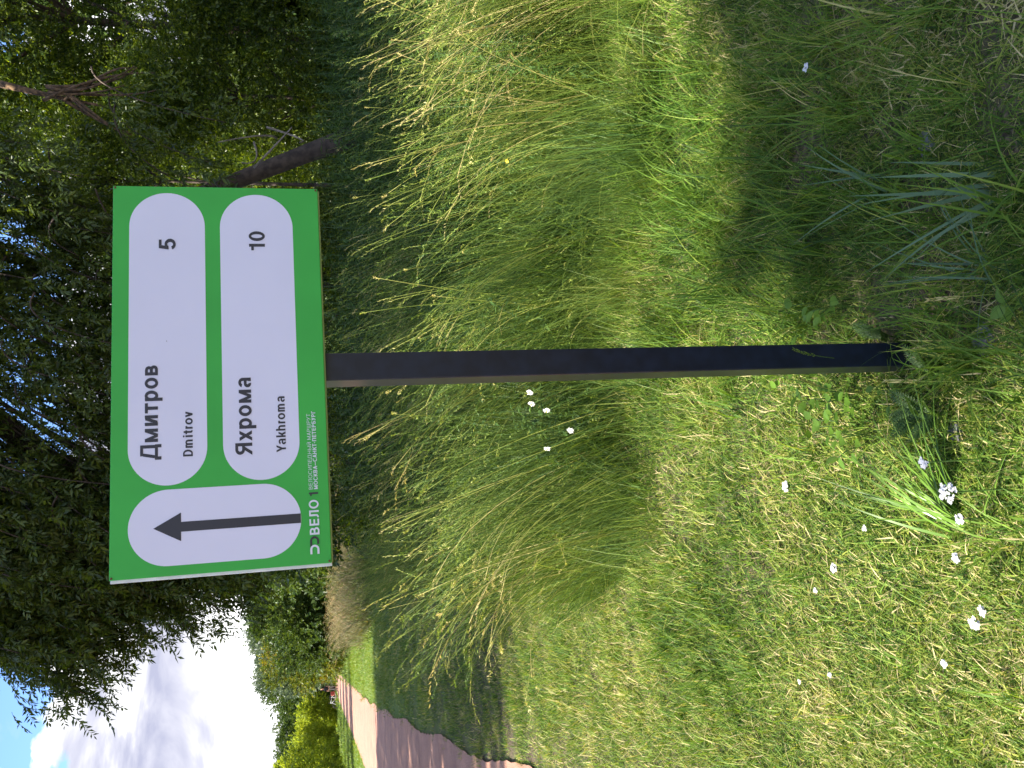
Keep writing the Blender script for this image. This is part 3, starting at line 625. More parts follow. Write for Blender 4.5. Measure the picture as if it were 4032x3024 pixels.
def gn_scatter(name, P, rot, scl, idx, col, label, cat, base_mat=None):
    me = bpy.data.meshes.new(name); me.vertices.add(len(P)); me.vertices.foreach_set('co', np.asarray(P, np.float32).ravel())
    for nm, ty, arr in (('rot', 'FLOAT_VECTOR', rot), ('scl', 'FLOAT_VECTOR', scl)):
        a = me.attributes.new(nm, ty, 'POINT'); a.data.foreach_set('vector', np.asarray(arr, np.float32).ravel())
    a = me.attributes.new('idx', 'INT', 'POINT'); a.data.foreach_set('value', np.asarray(idx, np.int32))
    o = link(bpy.data.objects.new(name, me)); tag(o, label, cat, None, 'stuff')
    ng = bpy.data.node_groups.new(name, 'GeometryNodeTree')
    ng.interface.new_socket('Geometry', in_out='INPUT', socket_type='NodeSocketGeometry')
    ng.interface.new_socket('Geometry', in_out='OUTPUT', socket_type='NodeSocketGeometry')
    gi, go = ng.nodes.new('NodeGroupInput'), ng.nodes.new('NodeGroupOutput')
    ci = ng.nodes.new('GeometryNodeCollectionInfo'); ci.inputs['Collection'].default_value = col
    ci.inputs['Separate Children'].default_value = True; ci.inputs['Reset Children'].default_value = True
    ip = ng.nodes.new('GeometryNodeInstanceOnPoints'); ip.inputs['Pick Instance'].default_value = True
    def att(nm, ty):
        n = ng.nodes.new('GeometryNodeInputNamedAttribute'); n.data_type = ty; n.inputs['Name'].default_value = nm; return n.outputs[0]
    ng.links.new(gi.outputs[0], ip.inputs['Points']); ng.links.new(ci.outputs[0], ip.inputs['Instance'])
    ng.links.new(att('idx', 'INT'), ip.inputs['Instance Index'])
    er = ng.nodes.new('FunctionNodeEulerToRotation'); ng.links.new(att('rot', 'FLOAT_VECTOR'), er.inputs[0]); ng.links.new(er.outputs[0], ip.inputs['Rotation'])
    ng.links.new(att('scl', 'FLOAT_VECTOR'), ip.inputs['Scale']); ng.links.new(ip.outputs[0], go.inputs[0])
    md = o.modifiers.new('scatter', 'NODES'); md.node_group = ng
    return o
def vnoise(x, y, sc, seed=0):
    """smooth value noise in 0..1"""
    r = np.random.default_rng(100+seed).random((64, 64)); x, y = x/sc, y/sc
    xi, yi = np.floor(x).astype(int), np.floor(y).astype(int); fx, fy = x-xi, y-yi; fx, fy = fx*fx*(3-2*fx), fy*fy*(3-2*fy)
    g_ = lambda a, b: r[a % 64, b % 64]
    return (g_(xi, yi)*(1-fx)+g_(xi+1, yi)*fx)*(1-fy) + (g_(xi, yi+1)*(1-fx)+g_(xi+1, yi+1)*fx)*fy
def points(n, y0, y1, power=1.0, left=0.62, right=0.62, pad=1.2):
    """random places in the wedge the picture sees, thinning with distance"""
    u = rng.uniform(size=n); y = y0*(y1/y0)**u if power == 1 else y0+(y1-y0)*u**power
    x = rng.uniform(-left*y-pad, right*y+pad); return x, y
def tall_left(y): return np.interp(y, [3.0, 3.8, 4.4, 7.8, 15, 25, 60], [-.35, -.75, -1.05, -1.95, -3.8, -6.6, -17.5])
def in_tall(x, y):
    n = vnoise(x, y, .55, 1)-.5
    return (x > tall_left(y)+.1+n*.5) & (y > 4.05+n*.9-.30*np.clip(x, 0, 1))
def no_path(x, y, m=0.0): return (x > road_right(y)+m) | (x < road_right(y)-2.75-m)

lawn_t = lambda: float(np.clip(rng.normal(.45, .26) + (.45 if rng.uniform() < .16 else 0), 0, 1))
lawn = [clump(50, .10, (.025, .075), (.0022, .0048), (.65, .40), (.1, 1.0), lawn_t) for _ in range(7)]
lawn += [clump(40, .11, (.02, .07), (.0025, .0055), (1.0, .35), (.0, .6), lambda: float(rng.uniform(.6, 1.0)), 2) for _ in range(2)]   # dry thatch
lawn += [clump(34, .08, (.06, .13), (.003, .0052), (.50, .35), (.2, 1.1), lawn_t) for _ in range(4)]
c_lawn = lib('lawn_clump', lawn, M_LAWN)
def lay(x, y, tilt=.12):
    n = len(x); P = np.stack([x, y, ground_z(x, y)], 1)
    return P, np.stack([rng.normal(0, tilt, n), rng.normal(0, tilt, n), rng.uniform(0, 6.283, n)], 1)
# short mown grass: very dense near the camera
X1, Y1 = [], []
for n, y0, y1 in ((9000, 1.15, 3.4), (9500, 3.4, 7.5), (12000, 7.5, 24)):
    x, y = points(n, y0, y1, 1, .60, .60, .35); X1.append(x); Y1.append(y)
x = np.concatenate(X1); y = np.concatenate(Y1)
bn = vnoise(x, y, .16, 3)*.6+vnoise(x, y, .07, 4)*.4
bare = ((bn < .46) & (y < 2.5) & (x > 0.0)) | (bn < .22)      # soil shows, most of all in the shaded corner
k = no_path(x, y, -.06+0.16*vnoise(x, y, .3, 6)) & ~(in_tall(x, y) & (y > 4.6)) & ~(bare & (rng.uniform(size=len(x)) < .85))
k &= ~((x < road_right(y)+.35) & (rng.uniform(size=len(x)) < .45))
x, y = x[k], y[k]; P, rot = lay(x, y)
u = rng.uniform(size=len(x)); longer = vnoise(x, y, .5, 5)
dry_ = vnoise(x, y, .45, 8)
idx = np.where(u < .60, rng.integers(0, 7, len(x)), np.where(u < .60+.15*dry_, rng.integers(7, 9, len(x)), np.where(longer > .60, rng.integers(9, 13, len(x)), rng.integers(0, 7, len(x)))))
s = np.interp(y, [1, 3, 8, 24], [.85, 1.0, 1.35, 2.2])*rng.uniform(.75, 1.2, len(x))
h_ = s*(.60+.55*longer)
gn_scatter('short_grass', P, rot, np.stack([s, s, h_], 1), idx, c_lawn, 'short sunlit verge grass with dry straw between the post and the path', 'grass')
# far verges
x, y = points(15000, 20, 110, 1, .62, .05, 1); off = x-road_right(y)
k = no_path(x, y, .1) & (off < 9) & (off > -12); x, y = x[k], y[k]; P, rot = lay(x, y)
idx = rng.integers(0, 7, len(x)); s = np.interp(y, [20, 60, 110], [2.6, 5, 8])*rng.uniform(.7, 1.2, len(x))
c_far = lib('far_clump', [clump(40, .10, (.03, .08), (.003, .006), (.45, .3), (.1, .8), lambda: float(rng.uniform(.2, 1))) for _ in range(7)], M_FARG)
gn_scatter('verge_grass', P, rot, np.stack([s, s, s*.55], 1), idx, c_far, 'bright grass along both sides of the distant path', 'grass')

# medium grass in the shade at the lower right, longer blades
med_t = lambda: float(np.clip(rng.normal(.36, .16), 0, 1))
med = [clump(20, .06, (.16, .34), (.0035, .0065), (.30, .22), (.3, 1.5), med_t, 5) for _ in range(6)]
med += [clump(10, .05, (.22, .42), (.0022, .0035), (.2, .2), (.2, 1.0), med_t, 5) for _ in range(3)]
c_med = lib('medium_clump', med, M_LAWN)
x = rng.uniform(-1.5, 2.2, 2600); y = rng.uniform(1.25, 3.6, 2600)
dn = vnoise(x, y, .22, 11)
k = (x < .62*y+.4) & (x > -.62*y-.3) & (rng.uniform(size=len(x)) < np.where(x > .0, .10+.34*(dn > .58)+.10*(y > 2.3), .02+.16*(dn > .72)))
x, y = x[k], y[k]; P, rot = lay(x, y, .15); n = len(x); s = rng.uniform(.6, 1.1, n)
gn_scatter('medium_grass', P, rot, np.stack([s, s, s], 1), rng.integers(0, 9, n), c_med, 'longer green grass tufts around the foot of the post', 'grass')

# tall grass, stems leaning towards the path
def tall_t(): return float(np.clip(rng.normal(.40, .16), 0, 1))
tall = []
for q in range(8):
    parts = [clump(24, .17, (.35, .85), (.003, .0055), (.16, .12), (.25, .9), tall_t, 4, az=(math.pi, .9))]
    for i in range(9):
        a = rng.uniform(0, 6.283); r = .15*math.sqrt(rng.uniform())
        parts.append(stem_head(np.array([r*math.cos(a), r*math.sin(a), 0]), rng.normal(math.pi, .6), rng.uniform(.65, 1.10), abs(rng.normal(.16, .10)), rng.uniform(.05, .65), rng.choice(['spike', 'spike', 'panicle', 'cat'], p=[.45, .30, .07, .18]), float(np.clip(rng.normal(.48, .17), 0, 1))))
    tall.append(join(parts))
tall += [clump(60, .16, (.25, .60), (.003, .006), (.25, .2), (.3, 1.2), tall_t, 4, az=(math.pi, 1.3)) for _ in range(4)]
c_tall = lib('tall_clump', tall, M_TALL)
X1, Y1 = [], []
for n, y0, y1 in ((2100, 3.2, 5.2), (2100, 5.2, 9.5), (1500, 9.5, 26)):
    x, y = points(n, y0, y1, 1, .62, .62, .5); X1.append(x); Y1.append(y)
x = np.concatenate(X1); y = np.concatenate(Y1); k = in_tall(x, y) & (vnoise(x, y, .35, 14) > .34); x, y = x[k], y[k]; n = len(x)
P = np.stack([x, y, ground_z(x, y)], 1)
rot = np.stack([rng.normal(0, .06, n), rng.normal(-.10, .07, n), rng.normal(0, .6, n)], 1)
s = rng.uniform(.8, 1.1, n)*np.interp(y, [3, 5, 7, 9, 26], [.88, 1.08, 1.14, 1.12, 1.1])*(.86+.40*vnoise(x, y, .9, 15)); w_ = s*np.interp(y, [3, 9, 26], [1, 1.15, 1.8])
gn_scatter('tall_grass', P, rot, np.stack([w_, w_, s], 1), np.where(rng.uniform(size=n) < .62, rng.integers(0, 8, n), rng.integers(8, 12, n)), c_tall, 'tall meadow grass with seed heads leaning towards the path, behind the post', 'tall grass')
# pale single stems that stand out of the mass
stm = [join([stem_head(np.array([rng.normal(0, .03), rng.normal(0, .03), 0]), rng.normal(math.pi, .5), rng.uniform(.85, 1.2), abs(rng.normal(.22, .10)), rng.uniform(.15, .8), kd, float(rng.uniform(.66, .95)), .0034) for _ in range(3)]) for kd in ('spike', 'spike', 'cat', 'spike', 'panicle', 'cat')]
c_stm = lib('seed_stem', stm, M_TALL)
x, y = points(620, 3.3, 9.5, 1, .62, .62, .4); k = in_tall(x, y+.25); x, y = x[k], y[k]; n = len(x); P = np.stack([x, y, ground_z(x, y)], 1)
s = rng.uniform(.85, 1.18, n); gn_scatter('seed_stems', P, np.stack([rng.normal(0, .08, n), rng.normal(-.12, .1, n), rng.normal(0, .5, n)], 1), np.stack([s, s, s], 1), rng.integers(0, 6, n), c_stm, 'pale ripe seed stems standing out of the tall grass', 'tall grass')
# knee-high fringe in front of the tall grass
x = rng.uniform(-1.5, 3.2, 1500); y = rng.uniform(3.1, 4.4, 1500)
k = (x > tall_left(np.maximum(y, 3))-.15) & (rng.uniform(size=1500) < np.clip((y-3.0)/1.6, 0, 1)*.7) & (x < .62*y+.4); x, y = x[k], y[k]; n = len(x)
P, rot = lay(x, y); rot[:, 2] = rng.normal(0, .8, n); s = rng.uniform(.35, .62, n)
gn_scatter('fringe_grass', P, rot, np.stack([s*1.2, s*1.2, s], 1), rng.integers(0, 12, n), c_tall, 'knee-high sunlit grass in front of the tall grass', 'grass')
# far reeds and tall weeds beside the path
x, y = points(2600, 24, 75, 1, .62, .1, 1); off = x-road_right(y); k = (off > 1.6+.02*y) & (off < 9); x, y = x[k], y[k]; n = len(x); P, rot = lay(x, y, .08)
s = rng.uniform(.9, 1.4, n); w_ = s*np.interp(y, [24, 75], [2.2, 4.5])
dryf = foliage('dry reed', [(0.0, (0.08, 0.11, 0.03)), (0.5, (0.20, 0.19, 0.07)), (1.0, (0.36, 0.25, 0.15))], .3, inst=.5)
c_reed = lib('reed_clump', [join([stem_head(np.array([rng.normal(0, .08), rng.normal(0, .08), 0]), rng.uniform(0, 6.28), rng.uniform(.6, 1.1), .1, .3, 'panicle', rng.uniform(.3, .8), .004) for _ in range(9)]+[clump(18, .14, (.3, .7), (.006, .012), (.2, .1), (.2, .8), lambda: rng.uniform(0, .6))]) for _ in range(4)], dryf)
gn_scatter('dry_reeds', P, rot, np.stack([w_, w_, s], 1), rng.integers(0, 4, n), c_reed, 'brownish tall weeds beyond the shade, right of the distant path', 'reeds')

# shaded undergrowth of nettles and saplings in front of the wood
und = []
for q in range(6):
    pp = []
    for i in range(4):
        hgt = rng.uniform(.7, 1.25); bx_ = rng.normal(0, .14, 2); st = np.array([(bx_[0], bx_[1], 0), (bx_[0]+.03, bx_[1], hgt*.5), (bx_[0]+rng.normal(0, .06), bx_[1]+rng.normal(0, .05), hgt)])
        pp.append(tube(st, [.004, .003, .0015], 3, .3)); m_ = 34
        tt = rng.uniform(.2, 1, m_); Pp = st[0]*(1-tt)[:, None]+st[2]*tt[:, None]; az = rng.uniform(0, 6.28, m_)
        D = np.stack([np.cos(az), np.sin(az), rng.uniform(-.5, .5, m_)], 1)
        pp.append(stamp(leaf_tpl(1, .32, .05, .15), Pp, frames(D, np.array([0, 0, 1.])), rng.uniform(.05, .11, m_)*(1.2-.6*tt), rng.uniform(.1, .7, m_)))
    und.append(join(pp))
c_und = lib('undergrowth_clump', und, M_WEED)
x, y = points(420, 3.9, 7.2, 1, .62, .62, .4); k = in_tall(x, y) & (vnoise(x, y, .8, 21) > .5); x, y = x[k], y[k]; n = len(x); P, rot = lay(x, y, .15); s = rng.uniform(.45, .85, n)
gn_scatter('meadow_weeds', P, rot, np.stack([s, s, s], 1), rng.integers(0, 6, n), c_und, 'leafy weeds mixed into the tall grass', 'weeds')
x, y = points(2400, 7.0, 12, 1, .62, .62, .5); k = (x > tall_left(y)+1.0+.4*vnoise(x, y, .5, 2)) & (rng.uniform(size=2400) < np.clip((y-6.9)/1.6, 0, 1)); x, y = x[k], y[k]; n = len(x)
P, rot = lay(x, y, .1); s = rng.uniform(.75, 1.25, n)
gn_scatter('undergrowth', P, rot, np.stack([s, s, s], 1), rng.integers(0, 6, n), c_und, 'dark nettles and leafy undergrowth at the foot of the wood', 'undergrowth')

# ------------------------------------------------------------------ single plants and flowers
def yarrow_flower(px, py, z, size, label, group='white yarrow flowers in the grass', lean=(.0, .0)):
    size *= .82; head = atz(px, py, z); gz = float(ground_z(head[0], head[1])); base = np.array([head[0]-lean[0], head[1]-lean[1], gz])
    t = empty('yarrow', base, label, 'flower', group); h = head-base
    V, F, T = tube(bez((0, 0, -.01), h*[.2, .2, .6], h, 6), [.0016]*6, 5, .5); obj('stem', V, F, M_WEED, t, tint=T, smooth=True)
    n = max(10, int(60*size/.05)); r = size*.46*np.sqrt(rng.uniform(0, 1, n)); a = rng.uniform(0, 6.283, n)
    pet = []
    for k in range(5):
        b_ = 2*math.pi*k/5; c, s_ = math.cos(b_), math.sin(b_); q = np.array([(0, 0), (.5, -.32), (1, 0), (.5, .32)])
        pet.append((np.array([(u*c-v*s_, u*s_+v*c, .12*u) for u, v in q]), np.array([(0, 1, 2), (0, 2, 3)]), np.full(4, .5)))
    P = h + np.stack([r*np.cos(a), r*np.sin(a), .15*size*(1-(r/(size*.5))**2)+rng.normal(0, .06*size, n)], 1)
    D = unit(np.stack([rng.normal(0, 1, n), rng.normal(0, 1, n), np.zeros(n)], 1)); up_ = frames(D, np.array([0, 0, 1.0]))
    V, F, T = stamp(join(pet), P, up_, np.full(n, .0042)*rng.uniform(.8, 1.3, n)); obj('flower_head', V, F, M_WHITEP, t)
    st = [tube([h-[0, 0, size*.4], p_-[0, 0, .001]], [.0009, .0006], 3, .6) for p_ in P[::2]]
    V, F, T = join(st); obj('flower_stalks', V, F, M_WEED, t, tint=T); return t
for a in [(3735, 1940, .17, .058, 'largest white yarrow head, over the broad-bladed tuft near the bottom right'),
          (3640, 1820, .17, .036, 'white yarrow head among the tips of the broad-bladed tuft'),
          (3095, 1912, .14, .042, 'white yarrow head seen edge-on, alone in the short grass left of the post'),
          (3780, 2045, .10, .030, 'low white yarrow head at the root of the broad-bladed tuft'),
          (3285, 2240, .10, .034, 'pinkish-white yarrow head in short grass halfway between tuft and path'),
          (3405, 2082, .08, .018, 'small white yarrow head between the tuft and the lone edge-on head'),
          (3765, 2197, .08, .024, 'small white yarrow head left of the broad-bladed tuft, near the picture end'),
          (3868, 2408, .09, .028, 'upper of two close white yarrow heads near the lower picture corner'),
          (3838, 2455, .09, .034, 'lower, fuller of two close white yarrow heads near the lower picture corner'),
          (3212, 2325, .07, .018, 'tiny white yarrow head just left of the pinkish one'),
          (3268, 2656, .06, .016, 'tiny white yarrow head alone in the sunlit verge towards the path'),
          (3718, 2612, .06, .024, 'flat white yarrow head beside the dark shadow streak'),
          (3148, 2684, .06, .014, 'faint white yarrow head nearest the path'),
          (3175, 265, .16, .026, 'white yarrow head in the shaded grass at the right')]:
    yarrow_flower(*a)
def daisy(px, py, y, label, cat='flower', yellow=False, tilt=1.0):
    c = aty(px, py, y); gz = float(ground_z(c[0], c[1])); base = np.array([c[0]+.12, c[1]+.03, gz]); h = c-base
    t = empty('ox_eye_daisy' if not yellow else 'hawkweed', base, label, cat, None if yellow else 'daisies in the tall grass')
    V, F, T = tube(bez((0, 0, 0), h*[.1, .1, .6], h, 7), [.0016]*7, 5, .6); obj('stem', V, F, M_WEED, t, tint=T)
    n = 18 if not yellow else 26; a = np.linspace(0, 6.283, n, endpoint=False)+rng.normal(0, .06, n)
    D0 = np.stack([np.cos(a), np.sin(a), rng.normal(-.15, .12, n)], 1)
    tl = Matrix.Rotation(tilt, 3, Vector((.6, -.8, 0)).normalized()); D = unit(D0@np.array(tl).T); nrm = np.array(tl@Vector((0, 0, 1)))
    V, F, T = stamp(leaf_tpl(1, .30, .0, .05), np.repeat(h[None], n, 0), frames(D, nrm), np.full(n, .017 if not yellow else .012)); obj('petals', V, F, M_YELP if yellow else M_WHITEP, t)
    V, F, T = tube([h-nrm*.001, h+nrm*.003], [.005, .0035], 8); obj('flower_centre', V, F, M_YELP, t)
daisy(2085, 1547, 3.45, 'daisy nearest the post, highest of the drooping white ones', tilt=1.1)
daisy(2092, 1592, 3.5, 'daisy just below and left of the one nearest the post', tilt=1.2)
daisy(2152, 1618, 3.4, 'pale small daisy, third from the post', tilt=1.3)
daisy(2245, 1697, 3.3, 'daisy lowest of the five in the tall grass', tilt=1.1)
daisy(2155, 1768, 3.4, 'daisy farthest left of the post, seen edge-on', tilt=1.5)
daisy(1995, 635, 4.1, 'yellow hawkweed flower standing up in the tall grass right of the post', yellow=True, tilt=.6)
daisy(3372, 92, 2.3, 'large yellow flower in the shaded grass near the right edge', yellow=True, tilt=.5)
daisy(3050, 262, 2.45, 'small yellow flower beside a white yarrow in the shade', yellow=True, tilt=.8)

def ovate(l, w, n=5):
    V = [(0, 0, 0)]; 
    for k in range(1, n): t = k/n; ww = w*.5*math.sin(math.pi*t**.8); V += [(-ww, l*t, .12*ww*2), (0, l*t, 0), (ww, l*t, .12*ww*2)]
    V.append((0, l, -.02*l)); F = [(0, 2, 1), (0, 3, 2)]
    for k in range(n-2):
        a = 1+3*k; F += [(a, a+1, a+4), (a, a+4, a+3), (a+1, a+2, a+5), (a+1, a+5, a+4)]
    a = 1+3*(n-2); e = len(V)-1; F += [(a, a+1, e), (a+1, a+2, e)]
    return np.array(V, float), np.array(F)
OV = make_mesh('leaf', *ovate(1, .72), M_FRESH, np.full(14, .6), True); OVB = make_mesh('leaf', *ovate(1, .55), M_FRESH, np.full(14, .3), True)
def put_leaf(me, parent, p, d, s, nrm=(0, 0, 1)):
    o = bpy.data.objects.new('leaf', me); link(o, parent); d = Vector(d).normalized(); x = d.cross(Vector(nrm)).normalized(); z = x.cross(d)
    o.matrix_local = Matrix(((x.x*s, d.x*s, z.x*s, p[0]), (x.y*s, d.y*s, z.y*s, p[1]), (x.z*s, d.z*s, z.z*s, p[2]), (0, 0, 0, 1))); return o
def leafy(px, py, n, spread, h, label, ls=(.03, .042), meshes=(OV, OVB)):
    b_ = atz(px, py, .03); t = empty('leafy_weed', (b_[0], b_[1], float(ground_z(b_[0], b_[1]))), label, 'plant', 'round-leaved weeds near the post')
    sts = []
    for i in range(n):
        a = rng.uniform(0, 6.283); r = spread*math.sqrt(rng.uniform()); p_ = np.array([r*math.cos(a), r*math.sin(a), h*rng.uniform(.45, 1)])
        sts.append(tube(bez((p_[0]*.5, p_[1]*.5, 0), (p_[0]*.7, p_[1]*.7, p_[2]*.8), p_, 4), [.0011]*4, 3, .5))
        put_leaf(meshes[i % 2], t, p_, (math.cos(a+rng.normal(0, .8)), math.sin(a+rng.normal(0, .8)), rng.uniform(-.2, .5)), rng.uniform(*ls))
    V, F, T = join(sts); obj('stem', V, F, M_WEED, t, tint=T)
leafy(3310, 1170, 13, .07, .16, 'fresh round-leaved weed right of the post in the shade', (.032, .046))
leafy(3190, 1290, 4, .03, .09, 'few round leaves close to the right side of the post', (.028, .038))
leafy(3330, 1560, 20, .09, .15, 'round-leaved weed just left of the post foot', (.034, .046))
leafy(3390, 1690, 18, .09, .14, 'largest patch of round-leaved weed between the post and the broad-bladed tuft', (.028, .042))
leafy(3150, 1530, 6, .06, .12, 'thin round-leaved weed higher up beside the left side of the post', (.026, .034))
leafy(3560, 1535, 4, .04, .12, 'single bright oval leaves over the yarrow foliage', (.022, .030))
leafy(4005, 1200, 3, .03, .06, 'blue-green broad leaf cut by the picture end right of the post', (.04, .05))
leafy(3250, 330, 10, .10, .07, 'clover patch in the shaded grass at the right', (.012, .02))

def ferny(px, py, n, label, R0=.12, h=.10):
    b_ = atz(px, py, 0.0); t = empty('yarrow_foliage', (b_[0], b_[1], float(ground_z(b_[0], b_[1]))), label, 'plant', 'feathery yarrow leaves near the post')
    m_ = 15; s = np.linspace(.15, 1, m_); path = np.stack([0*s, s, .35*s-.35*s*s], 1); parts = [tube(path[::3], [.008]*len(path[::3]), 3, .4)]
    wdt = .20*np.sin(np.pi*np.clip(s, 0, 1)**.8)+.03
    for sd_ in (-1, 1):
        D = np.stack([np.full(m_, sd_*1.0), np.full(m_, .55), np.full(m_, .25)], 1); parts.append(stamp(leaf_tpl(1, .30, .05, .1), path, frames(D, np.array([0, 0, 1.])), wdt, np.full(m_, .45)))
        parts.append(stamp(leaf_tpl(1, .30, .05, .1), path, frames(D*[1, -.2, 2.4], np.array([0, 0, 1.])), wdt*.6, np.full(m_, .6)))
    me = make_mesh('fern_leaf', *join(parts)[:2], M_WEED, join(parts)[2])
    for i in range(n):
        a = rng.uniform(0, 6.283); o = bpy.data.objects.new('fern_leaf', me); link(o, t); d = Vector((math.cos(a), math.sin(a), rng.uniform(.4, 1.6))).normalized()
        x = d.cross(Vector((0, 0, 1))).normalized(); z = x.cross(d); s_ = R0*rng.uniform(.7, 1.2)
        o.matrix_local = Matrix(((x.x*s_, d.x*s_, z.x*s_, 0), (x.y*s_, d.y*s_, z.y*s_, 0), (x.z*s_, d.z*s_, z.z*s_, 0), (0, 0, 0, 1)))
ferny(3700, 1470, 9, 'feathery yarrow foliage covering the foot of the post', .11)
ferny(3660, 1620, 7, 'feathery yarrow foliage just left of the post foot', .12)
ferny(3720, 1640, 5, 'bright feathery yarrow leaf pointing up between post and tuft', .12)
ferny(3500, 1330, 5, 'small feathery leaves on the right side of the post foot', .10)

def blade_tuft(px, py, n, l, w, label, mat, az0, spread, name='broad_bladed_tuft', lean=(.35, 1.0)):
    b_ = atz(px, py, 0.0); t = empty(name, (b_[0], b_[1], float(ground_z(b_[0], b_[1]))), label, 'grass tuft')
    for i in range(n):
        V, F, T = blade(np.array([rng.normal(0, .02), rng.normal(0, .02), 0]), rng.normal(az0, spread), rng.uniform(*l), rng.uniform(*w), rng.uniform(*lean), rng.uniform(.1, .7), rng.uniform(.2, .9), 8)
        V = V + np.array([0, 0, 0]); obj('grass_blade', V, F, mat, t, tint=T, smooth=True)
blade_tuft(3775, 2040, 38, (.20, .36), (.006, .011), 'tuft of broad bright green blades fanning towards the post, at the lower middle', M_FRESH, R(25), .55)
blade_tuft(3930, 760, 9, (.22, .32), (.008, .013), 'tuft of wide blue-green blades arching in the shade at the right', M_BLUEG, R(120), .6)
blade_tuft(3480, 760, 7, (.20, .30), (.007, .010), 'upright blue-green blades in the shade, above the wide arching tuft', M_BLUEG, R(90), 1.2, lean=(.2, .6))
blade_tuft(3900, 1080, 12, (.18, .28), (.004, .007), 'tuft of narrow pale blades right of the grey stone', M_BLUEG, R(60), 1.0)

# seed-headed stalks standing alone near the post
def stalk(base_px, tip_px, y, label, kind='spike', tint=.7):
    b_ = atz(*base_px); tp = aty(tip_px[0], tip_px[1], y); t = empty('grass_stalk', b_, label, 'grass stalk', 'single seed-headed stalks'); h = tp-b_
    path = bez((0, 0, -.01), (h[0]*.25, h[1]*.25, h[2]*.7), h, 9); parts = [tube(path, np.linspace(.0013, .0007, 9), 4, tint-.2)]
    n = 22; s = np.linspace(.68, 1.0, n); idx = s*8; i0 = np.minimum(idx.astype(int), 7); fr = (idx-i0)[:, None]; P_ = path[i0]*(1-fr)+path[i0+1]*fr; d = unit(path[i0+1]-path[i0])
    sd_ = np.where(np.arange(n) % 2 == 0, 1, -1)[:, None]*np.array([[.35, .1, 0]])
    V, F, T = parts[0]; obj('stem', V, F, M_TALL, t, tint=T)
    V, F, T = stamp(leaf_tpl(1, .30, .1, 0), P_, frames(unit(d+sd_)), np.full(n, .013), np.full(n, tint)); obj('seed_head', V, F, M_TALL, t, tint=T)
stalk((3900, 1500), (3490, 1500), 1.72, 'straw seed stalk leaning left across the post foot', tint=.9)
stalk((3560, 1425), (3125, 1375), 1.74, 'green seed stalk in front of the lower post face', tint=.45)
stalk((3500, 1560), (3150, 1490), 1.9, 'straw seed stalk along the left side of the lower post', tint=.85)
stalk((4100, 1150), (3660, 1180), 1.55, 'straw seed stalk at the right of the grey stone', tint=.9)
stalk((3200, 640), (2870, 470), 2.7, 'dark seed stalk rising against the sunlit grass, right of the post', tint=.2)
stalk((3250, 480), (2830, 500), 2.6, 'second dark seed stalk against the sunlit grass', tint=.2)
stalk((3200, 880), (2870, 640), 2.6, 'dark seed stalk bent left against the sunlit grass', tint=.25)
stalk((3080, 380), (2700, 120), 2.9, 'dark seed stalk nearest the right picture edge', tint=.3)

def stone(px, py, r, label):
    b_ = atz(px, py, 0.01); u = np.array([(math.cos(a)*math.cos(e), math.sin(a)*math.cos(e), math.sin(e)) for e in np.linspace(-1.4, 1.4, 8) for a in np.linspace(0, 6.283, 12, endpoint=False)])
    V = u*np.array(r)*(1+.16*np.sin(u[:, :1]*5+px)*np.cos(u[:, 1:2]*4)+rng.normal(0, .025, (96, 1)))
    F = [(i*12+k, i*12+(k+1) % 12, (i+1)*12+(k+1) % 12, (i+1)*12+k) for i in range(7) for k in range(12)]+[tuple(range(11, -1, -1)), tuple(range(84, 96))]
    o = obj('stone', V, F, M_STONE, None, smooth=True, loc=(b_[0], b_[1], r[2]*.2)); tag(o, label, 'stone', 'stones in the soil')
stone(3862, 1345, (.045, .032, .012), 'grey flat stone on bare soil below the post foot')
stone(3755, 1700, (.03, .025, .012), 'small grey stone on bare soil between post foot and the tuft')
stone(3640, 560, (.035, .03, .012), 'half-buried dark stone in the shaded grass at the right')

# flowering weeds standing up against the dark wood
def tall_weed(px_top, py, y, label, tint0=.5, w=.05, n=46, name='tall_weed', grp='tall leafy weeds in front of the wood'):
    tp = aty(px_top, py, y); gz = float(ground_z(tp[0], tp[1])); t = empty(name, (tp[0], tp[1], gz), label, 'plant', grp); h = tp[2]-gz
    path = np.stack([.03*np.sin(np.linspace(0, 3, 8)), 0*np.arange(8), np.linspace(0, h, 8)], 1); V, F, T = tube(path, np.linspace(.005, .0015, 8), 5, .4); obj('stem', V, F, M_WEED, t, tint=T)
    tt = rng.uniform(.3, 1, n)**.8; az = rng.uniform(0, 6.283, n); Pp = np.stack([.03*np.sin(tt*3), 0*tt, tt*h], 1)
    D = np.stack([np.cos(az), np.sin(az), rng.uniform(-.2, .9, n)], 1)
    V, F, T = stamp(leaf_tpl(1, .3, .05, .15), Pp, frames(D, np.array([0, 0, 1.])), rng.uniform(.6, 1.2, n)*w*(1.6-1.1*tt), np.clip(rng.normal(tint0, .15, n), 0, 1)); obj('leaves', V, F, M_WEED, t, tint=T)
    m_ = 50; a_ = rng.uniform(0, 6.283, m_); s_ = rng.uniform(0, 1, m_); r_ = .05*(1-s_)
    Pq = np.stack([.03*math.sin(3)+r_*np.cos(a_), r_*np.sin(a_), h*(.88+.12*s_)], 1); V, F, T = stamp(leaf_tpl(1, .5, .05, 0), Pq, frames(rng.normal(size=(m_, 3))+[0, 0, 1.]), np.full(m_, .018), np.clip(rng.normal(tint0+.3, .1, m_), 0, 1)); obj('flower_spike', V, F, M_WEED, t, tint=T)
